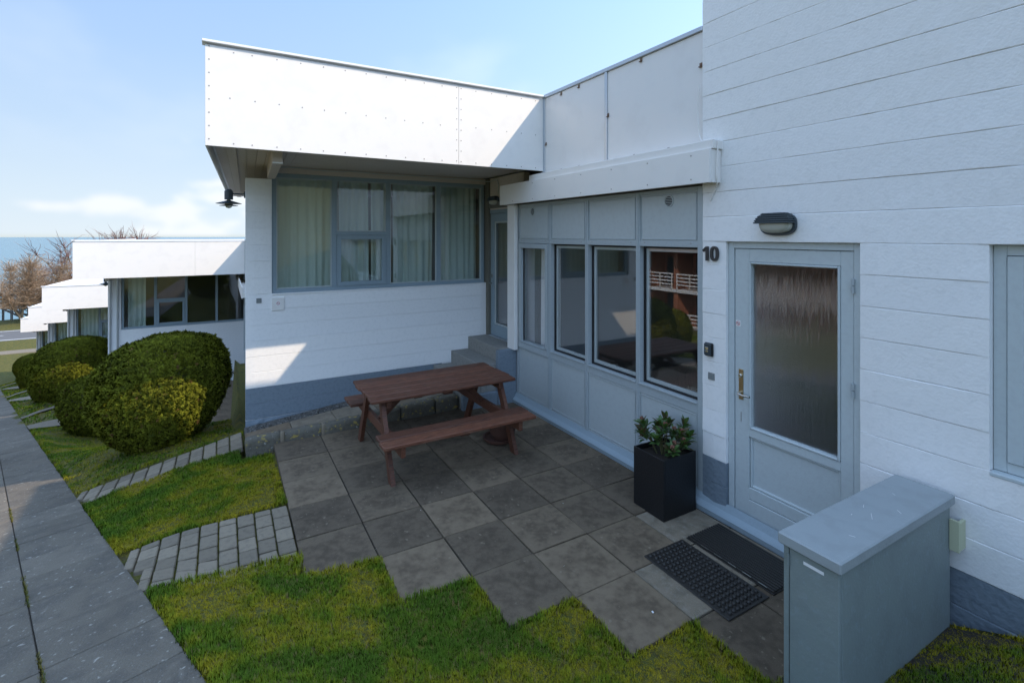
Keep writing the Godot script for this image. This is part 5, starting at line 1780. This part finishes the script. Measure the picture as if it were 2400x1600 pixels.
func bare_tree(seed_: int, hgt: float, spread: float, twig_mat: Material, n_twigs: int, label: String, at: Vector3) -> void:
	var r := RandomNumberGenerator.new()
	r.seed = seed_
	var o := thing("bare_tree", label, "tree", at, 0.0, "bare trees by the shore")
	var limbs := tool()
	var twigs := SurfaceTool.new()
	twigs.begin(Mesh.PRIMITIVE_TRIANGLES)
	var tips := []
	for i in 7:
		var a := TAU * i / 7.0 + r.randf()
		var out := Vector3(cos(a), 0, sin(a))
		var p := Vector3.ZERO + out * 0.1
		var d := (Vector3.UP * r.randf_range(0.9, 1.8) + out * r.randf_range(0.3, 1.0) * spread).normalized()
		var pts := [p]
		var len_ := hgt * r.randf_range(0.55, 0.9)
		for k in 6:
			p = p + d * len_ / 6.0
			d = (d + Vector3(r.randfn(), r.randf() * 0.5, r.randfn()) * 0.16).normalized()
			pts.append(p)
			if k > 0: tips.append([p, d, 1.0 - k / 7.0])
		tube(limbs, pts, hgt * 0.014, hgt * 0.004, 6)
	put("trunk", done(limbs), M.bark, o)
	for i in n_twigs:
		var t: Array = tips[r.randi() % tips.size()]
		var d: Vector3 = (t[1] * 0.5 + Vector3(r.randfn(), r.randfn() * 0.5 + 0.35, r.randfn()) * 0.75).normalized()
		var p: Vector3 = t[0]
		var L: float = hgt * r.randf_range(0.10, 0.26) * (0.6 + t[2])
		var w := hgt * 0.0026
		for k in 3:
			var q := p + d * L / 3.0
			var u := d.cross(Vector3(0.3, 0.2, 0.93)).normalized() * w
			var v := d.cross(u).normalized() * w
			for s in [[u, v], [v, -u], [-u, u * 0.3 - v]]:
				for vv in [p + s[0], q + s[0] * 0.7, p + s[1], p + s[1], q + s[0] * 0.7, q + s[1] * 0.7]:
					twigs.add_vertex(vv)
			if r.randf() < 0.8:
				var e: Vector3 = q + (d + Vector3(r.randfn(), r.randfn(), r.randfn()) * 0.7).normalized() * L * 0.35
				var uu := u * 0.7
				for vv in [q - uu, e, q + uu]: twigs.add_vertex(vv)
			p = q
			d = (d + Vector3(r.randfn(), r.randfn() * 0.6 + 0.1, r.randfn()) * 0.3).normalized()
			w *= 0.8
	twigs.generate_normals()
	var c := put("crown", twigs.commit(), twig_mat, o)
	c.set_meta("kind", "stuff")

func build_far() -> void:
	bare_tree(1, 10.5, 1.0, M.twig, 1900, "tan bare-branched round tree on the shore beyond the lowest house", Vector3(-24.0, -9.7, -93.5))
	bare_tree(2, 11.0, 0.7, M.twig_red, 350, "thin reddish bare tree rising behind the tan tree at the shore", Vector3(-21.5, -9.9, -101.0))
	bare_tree(3, 14.0, 0.5, M.twig_red, 1400, "reddish bare tree whose top shows over the flat white roof", Vector3(-12.6, -9.8, -94.0))
	bare_tree(4, 13.0, 0.7, M.twig_red, 350, "sparse bare tree beside the reddish one behind the flat roof", Vector3(-17.4, -9.8, -96.5))
	# wooden stair down to the water
	var s := thing("wooden_stairs", "weathered wooden stairs with handrails at the edge of the shore", "stairs", Vector3(-26.3, -9.7, -97.5), deg_to_rad(-20))
	for i in 8: span("tread", Vector3(-1.6 + 0.4 * i, 2.3 - 0.22 * i, -0.6), Vector3(-1.2 + 0.4 * i, 2.36 - 0.22 * i, 0.6), M.grey_wood, s)
	for z in [-0.62, 0.62]:
		var st := tool()
		bar(st, Vector3(-1.6, 2.25, z), Vector3(1.7, 0.45, z), 0.06, 0.25)
		put("stringer", done(st), M.grey_wood, s)
		for h in [0.5, 0.95]:
			var rl := tool()
			bar(rl, Vector3(-2.4, 2.45 + h, z), Vector3(-1.5, 2.45 + h, z), 0.08, 0.1)
			bar(rl, Vector3(-1.5, 2.45 + h, z), Vector3(1.7, 0.6 + h, z), 0.08, 0.1)
			put("handrail", done(rl), M.grey_wood, s)
		for i in 4: span("post", Vector3(-1.55 + 1.05 * i, -0.2, z - 0.05), Vector3(-1.45 + 1.05 * i, 3.4 - 0.6 * i, z + 0.05), M.grey_wood, s)
	# flats across the lawn, outside the picture, mirrored by the bay windows
	var b := thing("brick_flats", "two-storey red brick flats with white balcony railings across the lawn", "building", Vector3(-20.5, -4.9, 0))
	span("wall", Vector3(-8.0, -3.0, -44.0), Vector3(-1.7, 6.1, -6.0), M.brick, b, 0.0)
	span("roof", Vector3(-9.0, 6.1, -44.6), Vector3(0.9, 6.5, -5.4), M.roof_tile, b, 0.02)
	for f in 2: span("balcony_slab", Vector3(-1.7, 0.45 + 2.75 * f, -44.0), Vector3(0.0, 0.68 + 2.75 * f, -6.0), M.white_metal, b, 0.01)
	for i in 15:
		var z := -44.0 + 2.7 * i
		span("pier", Vector3(-1.698, -3.0, z - 0.18), Vector3(-0.1, 6.09, z + 0.18), M.brick, b, 0.0)
		if i < 14:
			for f in 2:
				span("window", Vector3(-1.72, 0.75 + 2.75 * f, z + 0.5), Vector3(-1.66, 2.9 + 2.75 * f, z + 2.2), M.dark_lamp, b, 0.0)
				for h in [0.3, 0.55, 0.8, 1.05]: span("railing_bar", Vector3(-0.05, 0.66 + 2.75 * f + h, z + 0.19), Vector3(0.0, 0.75 + 2.75 * f + h, z + 2.51), M.white_metal, b, 0.0)
				for q in [0.2, 1.32, 2.44]: span("railing_post", Vector3(0.001, 0.68 + 2.75 * f, z + q), Vector3(0.05, 1.8 + 2.75 * f, z + q + 0.06), M.white_metal, b, 0.0)

func build_bushes() -> void:
	var big := make_bush(Vector3(0.72, 1.46, 0.74), 0.12, 30000, 401)
	var mid := make_bush(Vector3(0.70, 1.33, 0.70), 0.03, 18000, 402)
	var turn := deg_to_rad(-28.0)
	var g := "clipped bushes along the footpath"
	var at := Vector3(-0.71, 0, -8.22)
	var at2 := Vector3(-2.24, 0, -13.65)
	var spot := func(p: Vector3, k: int) -> Vector3:
		var q := p + STEP * k
		q.y = ground_y(q.x, q.z) - 0.04
		return q
	bush(big, spot.call(at, 0), turn, 1.0, "large clipped yew bush beside the corner of the big-windowed house, partly sunlit", g)
	bush(mid, spot.call(at2, 0), turn, 0.97, "rounded clipped yew bush in full shade, next downhill from the largest one", g)
	bush(big, spot.call(at, 1), turn, 1.2, "clipped bush with a sunlit band before the second flat-roofed house", g)
	bush(mid, spot.call(at2, 1), turn, 1.0, "clipped bush tucked behind the one before the second flat-roofed house", g)
	bush(big, spot.call(at, 2), turn, 1.0, "small-looking clipped bush farther down the path, before the third house", g)
	bush(mid, spot.call(at2, 2), turn, 1.05, "clipped bush behind the one before the third house", g)
	bush(big, spot.call(at, 3), turn, 1.0, "lowest clipped bush of the row, at the end of the footpath", g)
	# across the path and up the slope, seen only in the window reflections
	var l := Vector3(-3.95, 0, -10.5)
	l.y = ground_y(l.x, l.z) - 0.04
	bush(big, l, turn, 0.98, "clipped yew bush on the far side of the footpath, mirrored in the bay", "bushes outside the picture")
	for q in [[-3.6, 17.0, 1.5], [0.5, 18.5, 1.6], [-8.0, 16.0, 1.4]]:
		var p := Vector3(q[0], ground_y(q[0], q[1]) - 0.05, q[1])
		bush(mid, p, q[0], q[2], "tall shrub on the slope above the houses, outside the picture", "bushes outside the picture")
	big.free()
	mid.free()

func build_row() -> void:
	var names := ["white block house with overhanging white roof and a wide grey window behind the picnic table", "second flat-roofed white house downhill, with curtained grey windows", "third flat-roofed white house down the slope", "fourth flat-roofed white house down the slope, stepped behind the third", "lowest flat-roofed white house of the row, nearest the shore road"]
	for k in 5:
		var o := thing("terraced_house", names[k], "house", STEP * k)
		upper_house(o, k == 0)
		lower_house(branch("entrance_side", o, Transform3D(Basis.IDENTITY, STEP)))
		if k > 0:
			eave_lamp(Vector3(0.02, 2.86, -8.3) + STEP * k, "dark pendant lamp under the eave of the %s house downhill" % ["", "second", "third", "fourth", "fifth"][k])
			var cu := thing("curtain", "pale green curtain in the window of the %s house downhill" % ["", "second", "third", "fourth", "fifth"][k], "curtain", Vector3(0.66, 1.58, LZ - 0.24) + STEP * k, 0.0, "curtains of the far houses")
			put("cloth", curtain_mesh([0, 0.42, 2.6, 1.2, 1.2][k], 1.6, 7.0, 0.03, 340 + k), M.curtain, cu)
			if k < 4:
				var pt := put("patio", boxm(Vector3(3.0, 0.06, 4.6), 0.0), M.slab[0], self, Transform3D(Basis.IDENTITY, Vector3(2.0, -0.02, -3.9) + STEP * k))
				pt.set_meta("kind", "structure")

func _ready() -> void:
	# ---- camera: level, 1.6 m above the slope, lens shifted down
	var cam := Camera3D.new()
	cam.name = "camera"
	cam.projection = Camera3D.PROJECTION_FRUSTUM
	cam.near = 0.05
	cam.far = 20000.0
	cam.size = 0.05 * 1600.0 / FOCAL
	cam.frustum_offset = Vector2(0, -0.05 * (800.0 - 552.0) / FOCAL)
	cam.position = EYE
	cam.rotation.y = -atan(0.5753)
	add_child(cam)
	cam.current = true
	# ---- sky, sun, exposure
	var env := Environment.new()
	env.background_mode = Environment.BG_SKY
	var sky := Sky.new()
	sky.sky_material = make_sky()
	env.sky = sky
	env.tonemap_mode = Environment.TONE_MAPPER_LINEAR
	env.tonemap_exposure = 2.38
	env.sdfgi_enabled = true
	env.ssao_enabled = true
	env.ssil_enabled = true
	var we := WorldEnvironment.new()
	we.name = "environment"
	we.environment = env
	add_child(we)
	var sun := DirectionalLight3D.new()
	sun.name = "sun"
	sun.light_energy = 0.6
	sun.light_color = Color(1.0, 0.92, 0.82)
	sun.light_angular_distance = 0.53
	sun.shadow_enabled = true
	add_child(sun)
	sun.look_at_from_position(Vector3.ZERO, Vector3(-0.80, -1.0, -0.80), Vector3.UP)
	# ---- structure
	make_materials()
	build_land()
	build_path()
	build_patio()
	build_strips()
	build_kerb_and_walk()
	build_door_house()
	build_row()
	# ---- objects
	build_table()
	build_planter()
	build_mats()
	build_cabinet()
	build_fittings()
	build_interiors()
	build_bushes()
	build_far()
	# ---- grass
	sow("grass", "mossy short lawn between the footpath and the patio steps of slabs", -0.9, 3.52, -4.1, -0.55, 115000, 0.032, 501)
	sow("grass", "short lawn patch between the two paver walks", -1.35, 0.49, -6.72, -4.66, 32000, 0.032, 502)
	sow("grass", "shaded lawn around the clipped bushes beside the path", -4.6, 0.24, -14.6, -7.05, 56000, 0.034, 503)
	sow("grass", "lawn strips farther down beside the path", -14.0, -2.0, -42.0, -14.6, 42000, 0.04, 504, true)
